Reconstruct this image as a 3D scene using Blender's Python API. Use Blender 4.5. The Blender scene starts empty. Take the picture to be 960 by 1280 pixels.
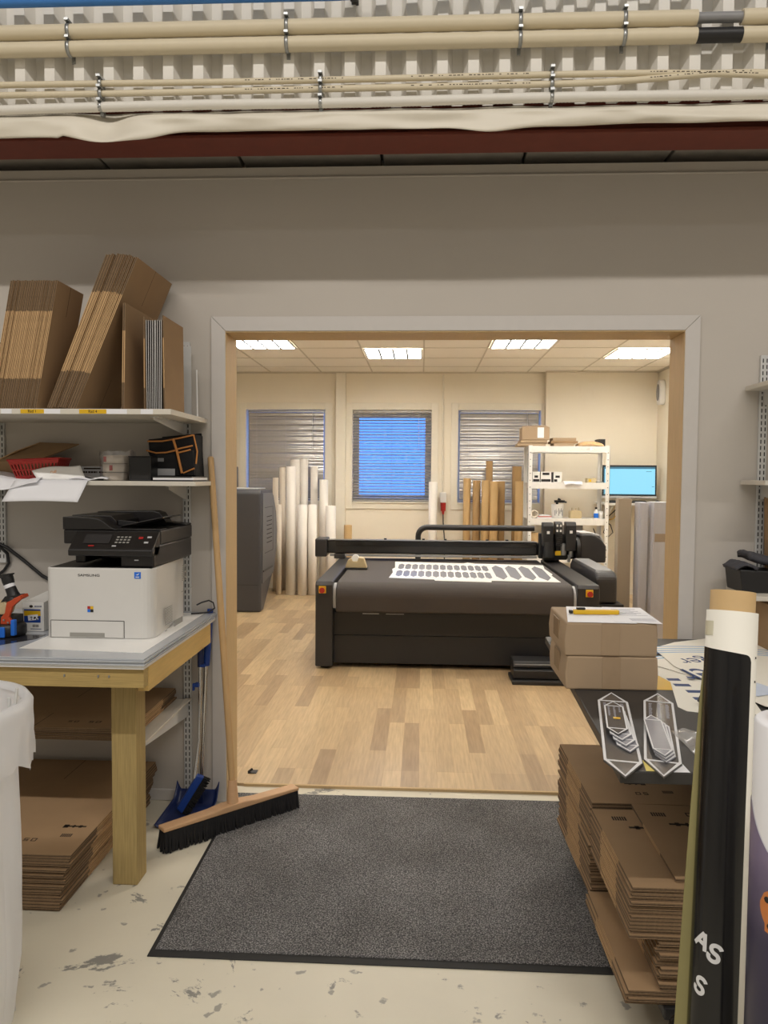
import bpy, math, random
from mathutils import Vector, Matrix
random.seed(7)
PI=math.pi
SC=bpy.context.scene
COL=SC.collection
# ------------------------------------------------------------------ mesh builder
class MB:
    def __init__(s): s.v=[]; s.f=[]; s.m=[]; s.s=[]
    def add(s,vs,fs,mi=0,sm=False,M=None):
        b=len(s.v)
        for p in vs:
            p=Vector(p)
            if M is not None: p=M@p
            s.v.append(p)
        for f in fs:
            s.f.append([b+i for i in f]); s.m.append(mi); s.s.append(sm)
        return s
    def box(s,x0,x1,y0,y1,z0,z1,mi=0,M=None):
        vs=[(x0,y0,z0),(x1,y0,z0),(x1,y1,z0),(x0,y1,z0),(x0,y0,z1),(x1,y0,z1),(x1,y1,z1),(x0,y1,z1)]
        return s.add(vs,[(3,2,1,0),(4,5,6,7),(0,1,5,4),(1,2,6,5),(2,3,7,6),(3,0,4,7)],mi,False,M)
    def cyl(s,p0,p1,r0,r1=None,n=16,caps=True,mi=0,sm=True):
        p0=Vector(p0);p1=Vector(p1); r1=r0 if r1 is None else r1
        d=(p1-p0).normalized(); a=d.orthogonal().normalized(); b=d.cross(a)
        vs=[];
        for p,r in((p0,r0),(p1,r1)):
            for i in range(n):
                t=2*PI*i/n; vs.append(p+a*math.cos(t)*r+b*math.sin(t)*r)
        s.add(vs,[(i,(i+1)%n,n+(i+1)%n,n+i) for i in range(n)],mi,sm)
        if caps: s.add(vs,[list(range(n))[::-1],list(range(n,2*n))],mi,False)
        return s
    def tube(s,pts,r,n=8,mi=0,caps=True):
        pts=[Vector(p) for p in pts]; k=len(pts)
        rs=r if isinstance(r,(list,tuple)) else [r]*k
        a=None; vs=[]
        for i,p in enumerate(pts):
            d=(pts[min(i+1,k-1)]-pts[max(i-1,0)]).normalized()
            if a is None: a=d.orthogonal().normalized()
            else: a=(a-d*a.dot(d)).normalized()
            b=d.cross(a)
            for j in range(n):
                t=2*PI*j/n; vs.append(p+(a*math.cos(t)+b*math.sin(t))*rs[i])
        fs=[(i*n+j,i*n+(j+1)%n,(i+1)*n+(j+1)%n,(i+1)*n+j) for i in range(k-1) for j in range(n)]
        s.add(vs,fs,mi,True)
        if caps: s.add(vs,[list(range(n))[::-1],list(range((k-1)*n,k*n))],mi,False)
        return s
    def lathe(s,prof,c=(0,0,0),n=24,mi=0,M=None,sm=True):
        vs=[];k=len(prof)
        for r,z in prof:
            for j in range(n):
                t=2*PI*j/n; vs.append((c[0]+r*math.cos(t),c[1]+r*math.sin(t),c[2]+z))
        fs=[(i*n+j,i*n+(j+1)%n,(i+1)*n+(j+1)%n,(i+1)*n+j) for i in range(k-1) for j in range(n)]
        return s.add(vs,fs,mi,sm,M)
    def pipe(s,ro,ri,z0,z1,c=(0,0,0),n=24,mi=0,M=None):
        return s.lathe([(ri,z0),(ro,z0),(ro,z1),(ri,z1),(ri,z0)],c,n,mi,M,sm=False if n<12 else True)
    def prism(s,poly,a0,a1,ax='y',mi=0,M=None):
        """extrude a 2-D outline: ax='y' -> poly is (x,z); 'x' -> (y,z); 'z' -> (x,y)"""
        n=len(poly)
        def P(p,a):
            return {'y':(p[0],a,p[1]),'x':(a,p[0],p[1]),'z':(p[0],p[1],a)}[ax]
        vs=[P(p,a0) for p in poly]+[P(p,a1) for p in poly]
        ar=sum(poly[i][0]*poly[(i+1)%n][1]-poly[(i+1)%n][0]*poly[i][1] for i in range(n))
        fl=(ar>0)!=(ax=='y')
        F=[list(range(n))[::-1],list(range(n,2*n))]+[(i,(i+1)%n,n+(i+1)%n,n+i) for i in range(n)]
        if not fl: F=[list(f)[::-1] for f in F]
        return s.add(vs,F,mi,False,M)
    def grid(s,fn,nu,nv,mi=0,sm=True,M=None):
        vs=[fn(i/nu,j/nv) for i in range(nu+1) for j in range(nv+1)]
        fs=[(i*(nv+1)+j,(i+1)*(nv+1)+j,(i+1)*(nv+1)+j+1,i*(nv+1)+j+1) for i in range(nu) for j in range(nv)]
        return s.add(vs,fs,mi,sm,M)
    def mesh(s,name,mats):
        me=bpy.data.meshes.new(name)
        me.from_pydata([tuple(p) for p in s.v],[],s.f)
        for m in (mats if isinstance(mats,(list,tuple)) else [mats]): me.materials.append(m)
        me.polygons.foreach_set('material_index',s.m); me.polygons.foreach_set('use_smooth',s.s)
        me.update(); return me
def link(o,parent=None):
    COL.objects.link(o)
    if parent is not None: o.parent=parent
    return o
def obj(name,mb,mats,parent=None,bevel=0,seg=2,off=None,solid=0):
    """one mesh object; vertices in world metres, moved into the parent's frame (parents are unrotated when off is used)"""
    o=bpy.data.objects.new(name,mb.mesh(name,mats)); link(o,parent)
    base=off if off is not None else (W0(parent) if parent is not None else None)
    if base is not None and parent is not None:
        for v in o.data.vertices: v.co-=Vector(base)
    if solid:
        m=o.modifiers.new('thickness','SOLIDIFY'); m.thickness=solid; m.offset=0
    if bevel:
        m=o.modifiers.new('bevel','BEVEL'); m.width=bevel; m.segments=seg; m.limit_method='ANGLE'; m.angle_limit=math.radians(40)
    return o
def W0(o):
    p=Vector((0,0,0))
    while o is not None: p+=o.location; o=o.parent
    return p
def tag(o,label,cat,group=None):
    o['label']=label; o['category']=cat
    if group: o['group']=group
    return o
def thing(name,label,cat,loc=(0,0,0),group=None):
    o=bpy.data.objects.new(name,None); COL.objects.link(o); o.location=loc; o.empty_display_size=.05
    return tag(o,label,cat,group)
def single(name,mb,mats,label,cat,base=None,group=None,bevel=0,solid=0):
    """a thing that is one mesh; its origin goes to base"""
    o=bpy.data.objects.new(name,mb.mesh(name,mats)); COL.objects.link(o)
    if base is None:
        xs=[v.co for v in o.data.vertices]
        base=Vector(((min(c.x for c in xs)+max(c.x for c in xs))/2,(min(c.y for c in xs)+max(c.y for c in xs))/2,min(c.z for c in xs)))
    base=Vector(base)
    for v in o.data.vertices: v.co-=base
    o.location=base
    if solid:
        m=o.modifiers.new('thickness','SOLIDIFY'); m.thickness=solid; m.offset=0
    if bevel:
        m=o.modifiers.new('bevel','BEVEL'); m.width=bevel; m.segments=2; m.limit_method='ANGLE'; m.angle_limit=math.radians(40)
    return tag(o,label,cat,group)
def struct(name,mb,mats,bevel=0):
    o=bpy.data.objects.new(name,mb.mesh(name,mats)); COL.objects.link(o); o['kind']='structure'
    if bevel:
        m=o.modifiers.new('bevel','BEVEL'); m.width=bevel; m.segments=2; m.limit_method='ANGLE'
    return o
def dup(root,loc=None,label=None,group=None,rot=None,M=None):
    r=root.copy(); COL.objects.link(r)
    if M is not None: r.matrix_world=M
    else:
        if loc is not None: r.location=loc
        if rot is not None: r.rotation_euler=rot
    if label: r['label']=label
    if group: r['group']=group
    for ch in list(root.children):
        c=ch.copy(); COL.objects.link(c); c.parent=r
        for g in list(ch.children):
            d=g.copy(); COL.objects.link(d); d.parent=c
    return r
def text(name,s,size,mat,parent,M,ex=.0004,align='CENTER',wrap=None,bold=0):
    """lettering as a mesh part; M places it in the parent's frame (text lies in its local xy plane)"""
    cu=bpy.data.curves.new('lettering','FONT'); cu.body=s; cu.size=size; cu.align_x=align; cu.align_y='CENTER'; cu.extrude=ex; cu.offset=bold
    t=bpy.data.objects.new('lettering',cu); COL.objects.link(t)
    dg=bpy.context.evaluated_depsgraph_get()
    me=bpy.data.meshes.new_from_object(t.evaluated_get(dg)); bpy.data.objects.remove(t); bpy.data.curves.remove(cu)
    me.materials.clear(); me.materials.append(mat)
    for v in me.vertices:
        v.co=(wrap(v.co) if wrap else M@v.co)
    o=bpy.data.objects.new(name,me); link(o,parent); return o
ORD='topmost second third fourth fifth sixth seventh eighth ninth tenth eleventh twelfth thirteenth fourteenth fifteenth sixteenth seventeenth eighteenth nineteenth twentieth twenty-first twenty-second twenty-third twenty-fourth twenty-fifth twenty-sixth twenty-seventh twenty-eighth twenty-ninth thirtieth thirty-first thirty-second thirty-third thirty-fourth thirty-fifth'.split()
OL=['leftmost']+ORD[1:]
def T(x,y,z): return Matrix.Translation((x,y,z))
def RX(a): return Matrix.Rotation(a,4,'X')
def RY(a): return Matrix.Rotation(a,4,'Y')
def RZ(a): return Matrix.Rotation(a,4,'Z')
FACE=RX(PI/2)      # text standing up, facing the viewer (-Y)
def rnd(a): return random.uniform(-a,a)
# ------------------------------------------------------------------ materials
def mat(name,col,rough=.6,metal=0,var=.06,scale=30,bump=0,bscale=200,spec=.5,stretch=None,emit=None,trans=0,ior=1.45,alpha=1,coat=0):
    m=bpy.data.materials.new(name); m.use_nodes=True; nt=m.node_tree; N=nt.nodes; L=nt.links
    b=N['Principled BSDF']; b.inputs['Roughness'].default_value=rough; b.inputs['Metallic'].default_value=metal
    b.inputs['Specular IOR Level'].default_value=spec
    c=tuple(col)+(1,)
    tc=N.new('ShaderNodeTexCoord'); mp=N.new('ShaderNodeMapping'); L.new(tc.outputs['Object'],mp.inputs[0])
    if stretch: mp.inputs['Scale'].default_value=stretch
    nz=N.new('ShaderNodeTexNoise'); nz.inputs['Scale'].default_value=scale; nz.inputs['Detail'].default_value=4; L.new(mp.outputs[0],nz.inputs['Vector'])
    mx=N.new('ShaderNodeMix'); mx.data_type='RGBA'
    mx.inputs[6].default_value=tuple(x*(1-var) for x in col)+(1,); mx.inputs[7].default_value=tuple(min(1,x*(1+var)) for x in col)+(1,)
    L.new(nz.outputs['Fac'],mx.inputs[0]); L.new(mx.outputs[2],b.inputs['Base Color'])
    if bump:
        n2=N.new('ShaderNodeTexNoise'); n2.inputs['Scale'].default_value=bscale; L.new(mp.outputs[0],n2.inputs['Vector'])
        bp=N.new('ShaderNodeBump'); bp.inputs['Strength'].default_value=bump; bp.inputs['Distance'].default_value=.002
        L.new(n2.outputs['Fac'],bp.inputs['Height']); L.new(bp.outputs[0],b.inputs['Normal'])
    if emit:
        b.inputs['Emission Color'].default_value=tuple(emit[:3])+(1,); b.inputs['Emission Strength'].default_value=emit[3]
    if trans: b.inputs['Transmission Weight'].default_value=trans; b.inputs['IOR'].default_value=ior
    if alpha<1: b.inputs['Alpha'].default_value=alpha
    if coat: b.inputs['Coat Weight'].default_value=coat
    return m
def S(r,g,b):
    f=lambda c:(c/255/12.92) if c<=10 else ((c/255+.055)/1.055)**2.4
    return (f(r),f(g),f(b))
def nodes(m): return m.node_tree.nodes,m.node_tree.links,m.node_tree.nodes['Principled BSDF']
def ramp(N,pts):
    r=N.new('ShaderNodeValToRGB'); e=r.color_ramp.elements
    e[0].position,e[0].color=pts[0][0],tuple(pts[0][1])+(1,); e[1].position,e[1].color=pts[1][0],tuple(pts[1][1])+(1,)
    for p,c in pts[2:]: x=e.new(p); x.color=tuple(c)+(1,)
    return r
Mt={}
Mt['wall']=mat('painted_wall',S(196,189,180),.85,var=.03,scale=3,bump=.15,bscale=250)
Mt['wallfar']=mat('cream_wall',S(238,229,211),.8,var=.02,scale=4,bump=.1,bscale=250)
Mt['creamtrim']=mat('cream_trim',S(233,226,210),.6,var=.02)
Mt['casing']=mat('white_casing',S(205,200,195),.55,var=.03)
Mt['pine']=mat('pine',S(198,170,126),.6,var=.12,scale=14,stretch=(6,6,.7),bump=.1,bscale=80)
Mt['pine_y']=mat('pine_lengthwise',S(200,166,112),.6,var=.14,scale=14,stretch=(6,.7,6))
Mt['lumber']=mat('treated_lumber',S(164,142,92),.75,var=.42,scale=24,stretch=(10,10,.35),bump=.2,bscale=60)
Mt['lumber_x']=mat('treated_lumber_lengthwise',S(172,147,92),.75,var=.4,scale=24,stretch=(.35,10,10),bump=.2,bscale=60)
Mt['lumber_y']=mat('treated_lumber_side',S(205,172,106),.75,var=.2,scale=16,stretch=(7,.5,7),bump=.2,bscale=60)
Mt['broomwood']=mat('broom_wood',S(196,160,112),.6,var=.12,scale=14,stretch=(6,6,.7))
Mt['blockwood']=mat('beech_wood',S(205,165,125),.55,var=.1,scale=14,stretch=(2,2,6))
Mt['shelf']=mat('white_shelf',S(214,208,196),.5,var=.02)
Mt['steelwhite']=mat('white_steel',S(206,206,204),.4,var=.02)
Mt['slot']=mat('dark_slot',S(40,38,36),.9)
Mt['card']=mat('cardboard',S(156,127,94),.85,var=.1,scale=9,bump=.12,bscale=120)
Mt['cardlight']=mat('cardboard_fold',S(196,160,116),.85,var=.14,scale=60)
Mt['cardedge']=mat('cardboard_raw_edge',S(126,103,78),.95,var=.4,scale=220,bump=.6,bscale=400)
Mt['cardbox']=mat('carton_brown',S(166,143,116),.8,var=.06,scale=6,bump=.1)
Mt['slit']=mat('cut_slit',S(48,34,22),.95)
Mt['ink']=mat('box_print',S(46,34,24),.9)
Mt['tape']=mat('brown_tape',S(164,140,112),.25,var=.08,spec=.6)
Mt['paper']=mat('white_paper',S(236,236,240),.7,var=.015,scale=6)
Mt['papergrey']=mat('grey_print',S(120,124,140),.7)
Mt['film']=mat('white_film',S(244,243,240),.3,var=.01)
Mt['black']=mat('black_plastic',S(30,29,30),.45,var=.1)
Mt['blackgloss']=mat('black_gloss',S(18,18,20),.18)
Mt['charcoal']=mat('charcoal_metal',S(45,43,44),.42,var=.06)
Mt['machine']=mat('dark_grey_plastic',S(66,66,70),.5,var=.05,bump=.1)
Mt['machineside']=mat('dark_grey_side',S(84,84,88),.45,var=.05)
Mt['rubber']=mat('rubber_edge',S(38,37,36),.75)
Mt['prwhite']=mat('printer_white',S(214,212,208),.42,var=.015)
Mt['prblack']=mat('printer_black',S(23,20,20),.36,var=.08)
Mt['prgrey']=mat('printer_grey',S(150,148,142),.5)
Mt['red']=mat('red_plastic',S(176,38,34),.4)
Mt['blue']=mat('blue_plastic',S(28,66,148),.4)
Mt['navy']=mat('navy_plastic',S(24,42,92),.42)
Mt['bluebright']=mat('bright_blue',S(34,110,215),.4)
Mt['yellow']=mat('yellow_plastic',S(222,178,30),.4)
Mt['orange']=mat('orange_paint',S(190,72,36),.45)
Mt['orangetrim']=mat('orange_binding',S(206,138,74),.7)
Mt['cloth']=mat('black_cloth',S(26,25,27),.9,var=.2,scale=200,bump=.3)
Mt['beige']=mat('beige_plastic',S(196,178,140),.45)
Mt['core']=mat('kraft_core',S(196,164,116),.7,var=.06,scale=40)
Mt['kraft']=mat('kraft_tube',S(190,156,106),.7,var=.08,scale=6,stretch=(1,1,.4))
Mt['kraft2']=mat('kraft_tube_darker',S(168,134,88),.7,var=.08,scale=6)
Mt['chrome']=mat('chrome',S(205,205,205),.2,metal=1)
Mt['zinc']=mat('zinc_clip',S(170,172,172),.35,metal=.9)
Mt['conduit']=mat('cream_conduit',S(216,204,178),.5,var=.03)
Mt['conduitwhite']=mat('white_conduit',S(226,222,214),.5,var=.02)
Mt['bluepipe']=mat('blue_pipe',S(62,128,205),.4)
Mt['cladding']=mat('white_cladding',S(232,228,220),.5,var=.04,scale=5)
Mt['flashing']=mat('cream_flashing',S(222,215,200),.45,var=.05,scale=8)
Mt['redsteel']=mat('red_primer_steel',S(112,52,40),.65,var=.15,scale=20)
Mt['slab']=mat('concrete_slab',S(176,170,162),.9,var=.2,scale=20,bump=.4,bscale=60)
Mt['tile']=mat('ceiling_tile',S(250,243,230),.9,var=.02,scale=60)
Mt['tbar']=mat('ceiling_grid',S(214,204,186),.6)
Mt['hall']=mat('hall_paint',S(200,196,190),.9)
Mt['belt']=mat('conveyor_felt',S(72,66,63),.8,var=.1,scale=300,bump=.2,bscale=500)
Mt['grey']=mat('grey_plastic',S(140,140,142),.4)
Mt['lightgrey']=mat('light_grey',S(190,190,192),.4)
Mt['greyboard']=mat('grey_board',S(160,146,128),.8,var=.05,scale=3)
Mt['wrapgrey']=mat('wrapped_panel',S(188,188,196),.3,var=.05,scale=4)
Mt['rollwhite']=mat('roll_white',S(238,232,224),.6,var=.015,scale=3)
Mt['rollwarm']=mat('roll_offwhite',S(226,214,198),.65,var=.02,scale=3)
Mt['slat']=mat('aluminium_slat',S(182,178,172),.26,metal=.45)
Mt['bluewall']=mat('poster_blue',S(110,165,215),.6)
Mt['posternavy']=mat('poster_navy',S(38,62,112),.6)
Mt['teal']=mat('poster_teal',S(20,110,130),.6)
Mt['posterwhite']=mat('poster_white',S(238,234,222),.5,var=.015)
Mt['olive']=mat('olive_print',S(142,134,88),.5,var=.04)
Mt['tabletop']=mat('dark_tabletop',S(52,50,49),.5,var=.08,scale=40)
Mt['smoke']=mat('smoky_acrylic',S(84,82,82),.15,var=.03)
Mt['engrave']=mat('engraved_white',S(226,226,228),.6)
Mt['silver']=mat('silver_acrylic',S(150,150,158),.25,var=.05)
Mt['acrylic']=mat('acrylic_edge',S(182,186,192),.12,var=.06,scale=12,spec=.7)
Mt['darkfilm']=mat('dark_film',S(50,50,56),.1,var=.2,scale=5)
Mt['white']=mat('white_plastic',S(232,230,226),.4)
Mt['screen']=mat('monitor_screen',S(20,30,40),.3,emit=S(150,226,252)+(1.0,))
Mt['diff']=mat('light_diffuser',S(240,240,236),.4,emit=(1.0,.955,.87,27.0))
Mt['louvre']=mat('louvre',S(120,128,138),.3,metal=.3)
Mt['yellownote']=mat('yellow_note',S(232,214,120),.7)
def special():
    # worn beige concrete
    m=mat('worn_beige_floor',S(212,205,186),.5,var=.05,scale=6,bump=.08,bscale=90); N,L,b=nodes(m)
    src=b.inputs['Base Color'].links[0].from_socket
    tc=N.new('ShaderNodeTexCoord'); n1=N.new('ShaderNodeTexNoise'); n1.inputs['Scale'].default_value=3.1; n1.inputs['Detail'].default_value=9; n1.inputs['Roughness'].default_value=.72; n1.inputs['Distortion'].default_value=.4
    L.new(tc.outputs['Object'],n1.inputs['Vector'])
    r=ramp(N,[(.595,(0,0,0)),(.612,(1,1,1))]); L.new(n1.outputs['Fac'],r.inputs[0])
    n3=N.new('ShaderNodeTexNoise'); n3.inputs['Scale'].default_value=14; n3.inputs['Detail'].default_value=8; L.new(tc.outputs['Object'],n3.inputs['Vector'])
    r3=ramp(N,[(.645,(0,0,0)),(.67,(.8,.8,.8))]); L.new(n3.outputs['Fac'],r3.inputs[0])
    ad=N.new('ShaderNodeMath'); ad.operation='MAXIMUM'; L.new(r.outputs[0],ad.inputs[0]); L.new(r3.outputs[0],ad.inputs[1])
    mx=N.new('ShaderNodeMix'); mx.data_type='RGBA'; L.new(ad.outputs[0],mx.inputs[0]); L.new(src,mx.inputs[6]); mx.inputs[7].default_value=S(134,131,124)+(1,)
    L.new(mx.outputs[2],b.inputs['Base Color']); Mt['concrete']=m
    # laminate: staves as bricks along Y
    m=mat('oak_laminate',S(196,160,112),.34,var=.05); N,L,b=nodes(m)
    tc=N.new('ShaderNodeTexCoord'); mp=N.new('ShaderNodeMapping'); mp.inputs['Rotation'].default_value=(0,0,PI/2); L.new(tc.outputs['Object'],mp.inputs[0])
    bk=N.new('ShaderNodeTexBrick'); bk.inputs['Scale'].default_value=1; bk.inputs['Brick Width'].default_value=.70; bk.inputs['Row Height'].default_value=.084
    bk.offset=.37; bk.offset_frequency=3; bk.inputs['Mortar Size'].default_value=.0008; bk.inputs['Mortar Smooth'].default_value=0
    bk.inputs['Color1'].default_value=S(206,180,140)+(1,); bk.inputs['Color2'].default_value=S(164,138,106)+(1,); bk.inputs['Mortar'].default_value=S(186,156,116)+(1,)
    L.new(mp.outputs[0],bk.inputs['Vector'])
    g=N.new('ShaderNodeTexNoise'); g.inputs['Scale'].default_value=26; g.inputs['Detail'].default_value=5; m2=N.new('ShaderNodeMapping'); m2.inputs['Scale'].default_value=(3.5,.25,1); L.new(tc.outputs['Object'],m2.inputs[0]); L.new(m2.outputs[0],g.inputs['Vector'])
    gr=ramp(N,[(.3,(.80,.78,.75)),(.7,(1.1,1.1,1.1))]); L.new(g.outputs['Fac'],gr.inputs[0])
    mu=N.new('ShaderNodeMix'); mu.data_type='RGBA'; mu.blend_type='MULTIPLY'; mu.inputs[0].default_value=.8; L.new(bk.outputs['Color'],mu.inputs[6]); L.new(gr.outputs[0],mu.inputs[7])
    L.new(mu.outputs[2],b.inputs['Base Color']); Mt['laminate']=m
    # speckled mat pile
    m=mat('speckled_mat_pile',S(70,70,72),.95); N,L,b=nodes(m)
    tc=N.new('ShaderNodeTexCoord'); n=N.new('ShaderNodeTexNoise'); n.inputs['Scale'].default_value=230; n.inputs['Detail'].default_value=3; L.new(tc.outputs['Object'],n.inputs['Vector'])
    r=ramp(N,[(.36,S(50,50,51)),(.5,S(92,91,91)),(.64,S(150,148,147))]); L.new(n.outputs['Fac'],r.inputs[0])
    n2=N.new('ShaderNodeTexNoise'); n2.inputs['Scale'].default_value=3.5; n2.inputs['Detail'].default_value=4; L.new(tc.outputs['Object'],n2.inputs['Vector'])
    r2=ramp(N,[(.35,(.78,.77,.76)),(.65,(1.1,1.1,1.1))]); L.new(n2.outputs['Fac'],r2.inputs[0])
    mu=N.new('ShaderNodeMix'); mu.data_type='RGBA'; mu.blend_type='MULTIPLY'; mu.inputs[0].default_value=1; L.new(r.outputs[0],mu.inputs[6]); L.new(r2.outputs[0],mu.inputs[7]); L.new(mu.outputs[2],b.inputs['Base Color'])
    bp=N.new('ShaderNodeBump'); bp.inputs['Strength'].default_value=.6; bp.inputs['Distance'].default_value=.004; L.new(n.outputs['Fac'],bp.inputs['Height']); L.new(bp.outputs[0],b.inputs['Normal']); Mt['mat']=m
    # clear pane
    def clear(name,tint,k,rough=.05):
        m=bpy.data.materials.new(name); m.use_nodes=True; N,L=m.node_tree.nodes,m.node_tree.links
        N.remove(N['Principled BSDF']); t=N.new('ShaderNodeBsdfTransparent'); t.inputs[0].default_value=tint+(1,)
        g=N.new('ShaderNodeBsdfGlossy'); g.inputs['Roughness'].default_value=rough
        mx=N.new('ShaderNodeMixShader'); mx.inputs[0].default_value=k; L.new(t.outputs[0],mx.inputs[1]); L.new(g.outputs[0],mx.inputs[2]); L.new(mx.outputs[0],N['Material Output'].inputs[0]); return m
    Mt['glass']=clear('window_glass',(.96,.97,1),.05); Mt['clearwrap']=clear('clear_wrap',(.93,.93,.95),.16,.12)
    # translucent bin liner
    m=bpy.data.materials.new('bin_liner_film'); m.use_nodes=True; N,L=m.node_tree.nodes,m.node_tree.links; b=N['Principled BSDF']
    b.inputs['Base Color'].default_value=S(244,244,246)+(1,); b.inputs['Roughness'].default_value=.35
    tl=N.new('ShaderNodeBsdfTranslucent'); tl.inputs[0].default_value=S(246,246,248)+(1,); tr=N.new('ShaderNodeBsdfTransparent')
    m1=N.new('ShaderNodeMixShader'); m1.inputs[0].default_value=.45; L.new(b.outputs[0],m1.inputs[1]); L.new(tl.outputs[0],m1.inputs[2])
    m2=N.new('ShaderNodeMixShader'); m2.inputs[0].default_value=.16; L.new(m1.outputs[0],m2.inputs[1]); L.new(tr.outputs[0],m2.inputs[2]); L.new(m2.outputs[0],N['Material Output'].inputs[0]); Mt['liner']=m
    # sunset photo printed on the second roll: lavender above, an orange patch, navy below
    m=mat('sunset_print',S(90,80,110),.35); N,L,b=nodes(m); tc=N.new('ShaderNodeTexCoord'); sx=N.new('ShaderNodeSeparateXYZ'); L.new(tc.outputs['Object'],sx.inputs[0])
    n=N.new('ShaderNodeTexNoise'); n.inputs['Scale'].default_value=9; n.inputs['Detail'].default_value=6; L.new(tc.outputs['Object'],n.inputs['Vector'])
    a=N.new('ShaderNodeMath'); a.operation='MULTIPLY_ADD'; a.inputs[1].default_value=.10; L.new(n.outputs['Fac'],a.inputs[0]); L.new(sx.outputs['Z'],a.inputs[2])
    r=ramp(N,[(.50,S(34,32,56)),(.74,S(52,46,76)),(.86,S(128,116,146)),(1.0,S(150,140,172))]); r.color_ramp.interpolation='LINEAR'; L.new(a.outputs[0],r.inputs[0]); L.new(r.outputs[0],b.inputs['Base Color']); Mt['sunset']=m
special()
LP=(245,68,2.0); EXPO=0
# ------------------------------------------------------------------ the setting
YW=3.137; YI=3.305        # front face and far face of the wall with the opening
OX0,OX1,OZ=-.822,1.056,1.995
YB=9.22; CZ=2.675
struct('floor',MB().box(-4.5,4.5,-7.5,3.30,-.12,0),Mt['concrete'])
struct('floor_laminate',MB().box(-3.4,2.79,3.312,YB,-.12,.009),Mt['laminate'])
struct('trim_1',MB().box(-.79,OX1,3.298,3.311,0,.0115),Mt['pine'])
w=MB(); w.box(-4.5,OX0-.018,YW,YI,0,2.626); w.box(OX1+.018,4.5,YW,YI,0,2.626); w.box(OX0-.018,OX1+.018,YW,YI,OZ+.018,2.626)
struct('wall_front',w,Mt['wall'])
struct('trim_2',MB().box(-4.5,4.5,YW+.012,YI,2.632,2.676).cyl((-4.5,YW+.004,2.629),(4.5,YW+.004,2.629),.006,n=8),Mt['wall'])
w=MB(); w.box(OX0-.017,OX0,YW-.008,YI+.005,.001,OZ); struct('trim_3',w,Mt['pine'],.0015)
w=MB(); w.box(OX1,OX1+.017,YW-.008,YI+.005,.001,OZ); struct('trim_4',w,Mt['pine'],.0015)
w=MB(); w.box(OX0-.017,OX1+.017,YW-.008,YI+.005,OZ+.0005,OZ+.0175); struct('trim_5',w,Mt['pine'],.0015)
c=MB(); y0,y1=YW-.012,YW-.0005; a,b,t=OX0-.002,OX1+.002,OZ+.006; e=.06
c.prism([(a-e,.001),(a,.001),(a,t),(a-e,t+e)],y0,y1); c.prism([(b,.001),(b+e,.001),(b+e,t+e),(b,t)],y0,y1); c.prism([(a-e+.0015,t+e),(a+.0015,t),(b-.0015,t),(b+e-.0015,t+e)],y0,y1)
struct('trim_6',c,Mt['casing'],.002)
struct('baseboard_front',MB().box(-4.4,OX0-.065,YW-.012,YW-.0005,.001,.05),Mt['casing'],.003)
# hall shell
struct('wall_left',MB().box(-4.7,-4.5,-7.5,3.3,0,5.4),Mt['hall'])
struct('wall_right',MB().box(4.5,4.7,-7.5,3.3,0,5.4),Mt['hall'])
struct('wall_back',MB().box(-4.7,4.7,-7.7,-7.5,0,5.4),Mt['hall'])
struct('ceiling_hall',MB().box(-4.7,4.7,-7.7,3.3,5.4,5.6),Mt['hall'])
struct('ceiling_closing_panel',MB().box(-4.7,4.7,3.0,3.3,2.90,5.4),Mt['hall'])
# hollow-core slabs of the mezzanine
w=MB(); xs=[-4.5,-3.77,-3.17,-2.57,-1.97,-1.37,-.775,-.18,.41,1.005,1.6,2.2,2.8,3.4,4.5]
for i in range(len(xs)-1): w.box(xs[i]+.006,xs[i+1]-.006,2.78,3.302,2.725,2.90)
w.box(-4.5,4.5,2.78,3.302,2.76,2.895)
struct('ceiling_slab',w,Mt['slab'],.006)
w=MB(); w.box(-4.5,4.5,2.705,2.86,2.600,2.614); w.box(-4.5,4.5,2.775,2.79,2.614,2.70); w.box(-4.5,4.5,2.705,2.86,2.70,2.7245)
single('steel_beam',w,Mt['redsteel'],'red-brown steel beam running under the corrugated sheet and flashing','beam',bevel=.003)
# trapezoidal sheet
P=.1062; prof=[]; x=-3.2
while x<3.2:
    prof+=[(x,2.70),(x+P*.33,2.70),(x+P*.5,2.655),(x+P*.83,2.655)]; x+=P
w=MB(); n=len(prof)
vs=[(p[0],p[1]+.0,2.695) for p in prof]+[(p[0],p[1],3.7) for p in prof]
w.add(vs,[(i,i+1,n+i+1,n+i) for i in range(n-1)])
o=struct('wall_cladding',w,Mt['cladding']); m=o.modifiers.new('t','SOLIDIFY'); m.thickness=.002; m.offset=0
struct('wall_upper',MB().box(-4.5,4.5,2.72,2.775,2.74,5.4),Mt['hall'])
# crumpled flashing under the sheet
from mathutils import noise as NZ
def flash(u,v):
    x=-3+6*u
    dent=math.exp(-((x+1.11)/.07)**2); bulge=math.exp(-((x+1.07)/.17)**4)
    kink=math.exp(-((x-.22)/.10)**2)
    wv=NZ.noise((x*2.2,v*2,0))*.014+NZ.noise((x*7,v*3,5))*.008
    if v<.4:
        t=v/.4; y=2.70-.085*t; z=2.690-.050*t
    else:
        t=(v-.4)/.6; y=2.615-.004*t+.01*t*t; z=2.640-.055*t
        z-=.028*bulge*t+.012*kink*t-.012*max(0,x-.35)*t
        if x<-1.27: z-=.010*t
        y-=.012*bulge*t
    y+=wv+.035*dent*math.sin(PI*v)
    z+=wv*.6-(.008*dent if v>.2 else 0)+NZ.noise((x*5,v*4,9))*.004
    return (x,y,z)
single('flashing',MB().grid(flash,300,14),Mt['flashing'],'crumpled cream sheet-metal flashing along the foot of the corrugated sheet','flashing',solid=.0015)
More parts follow.
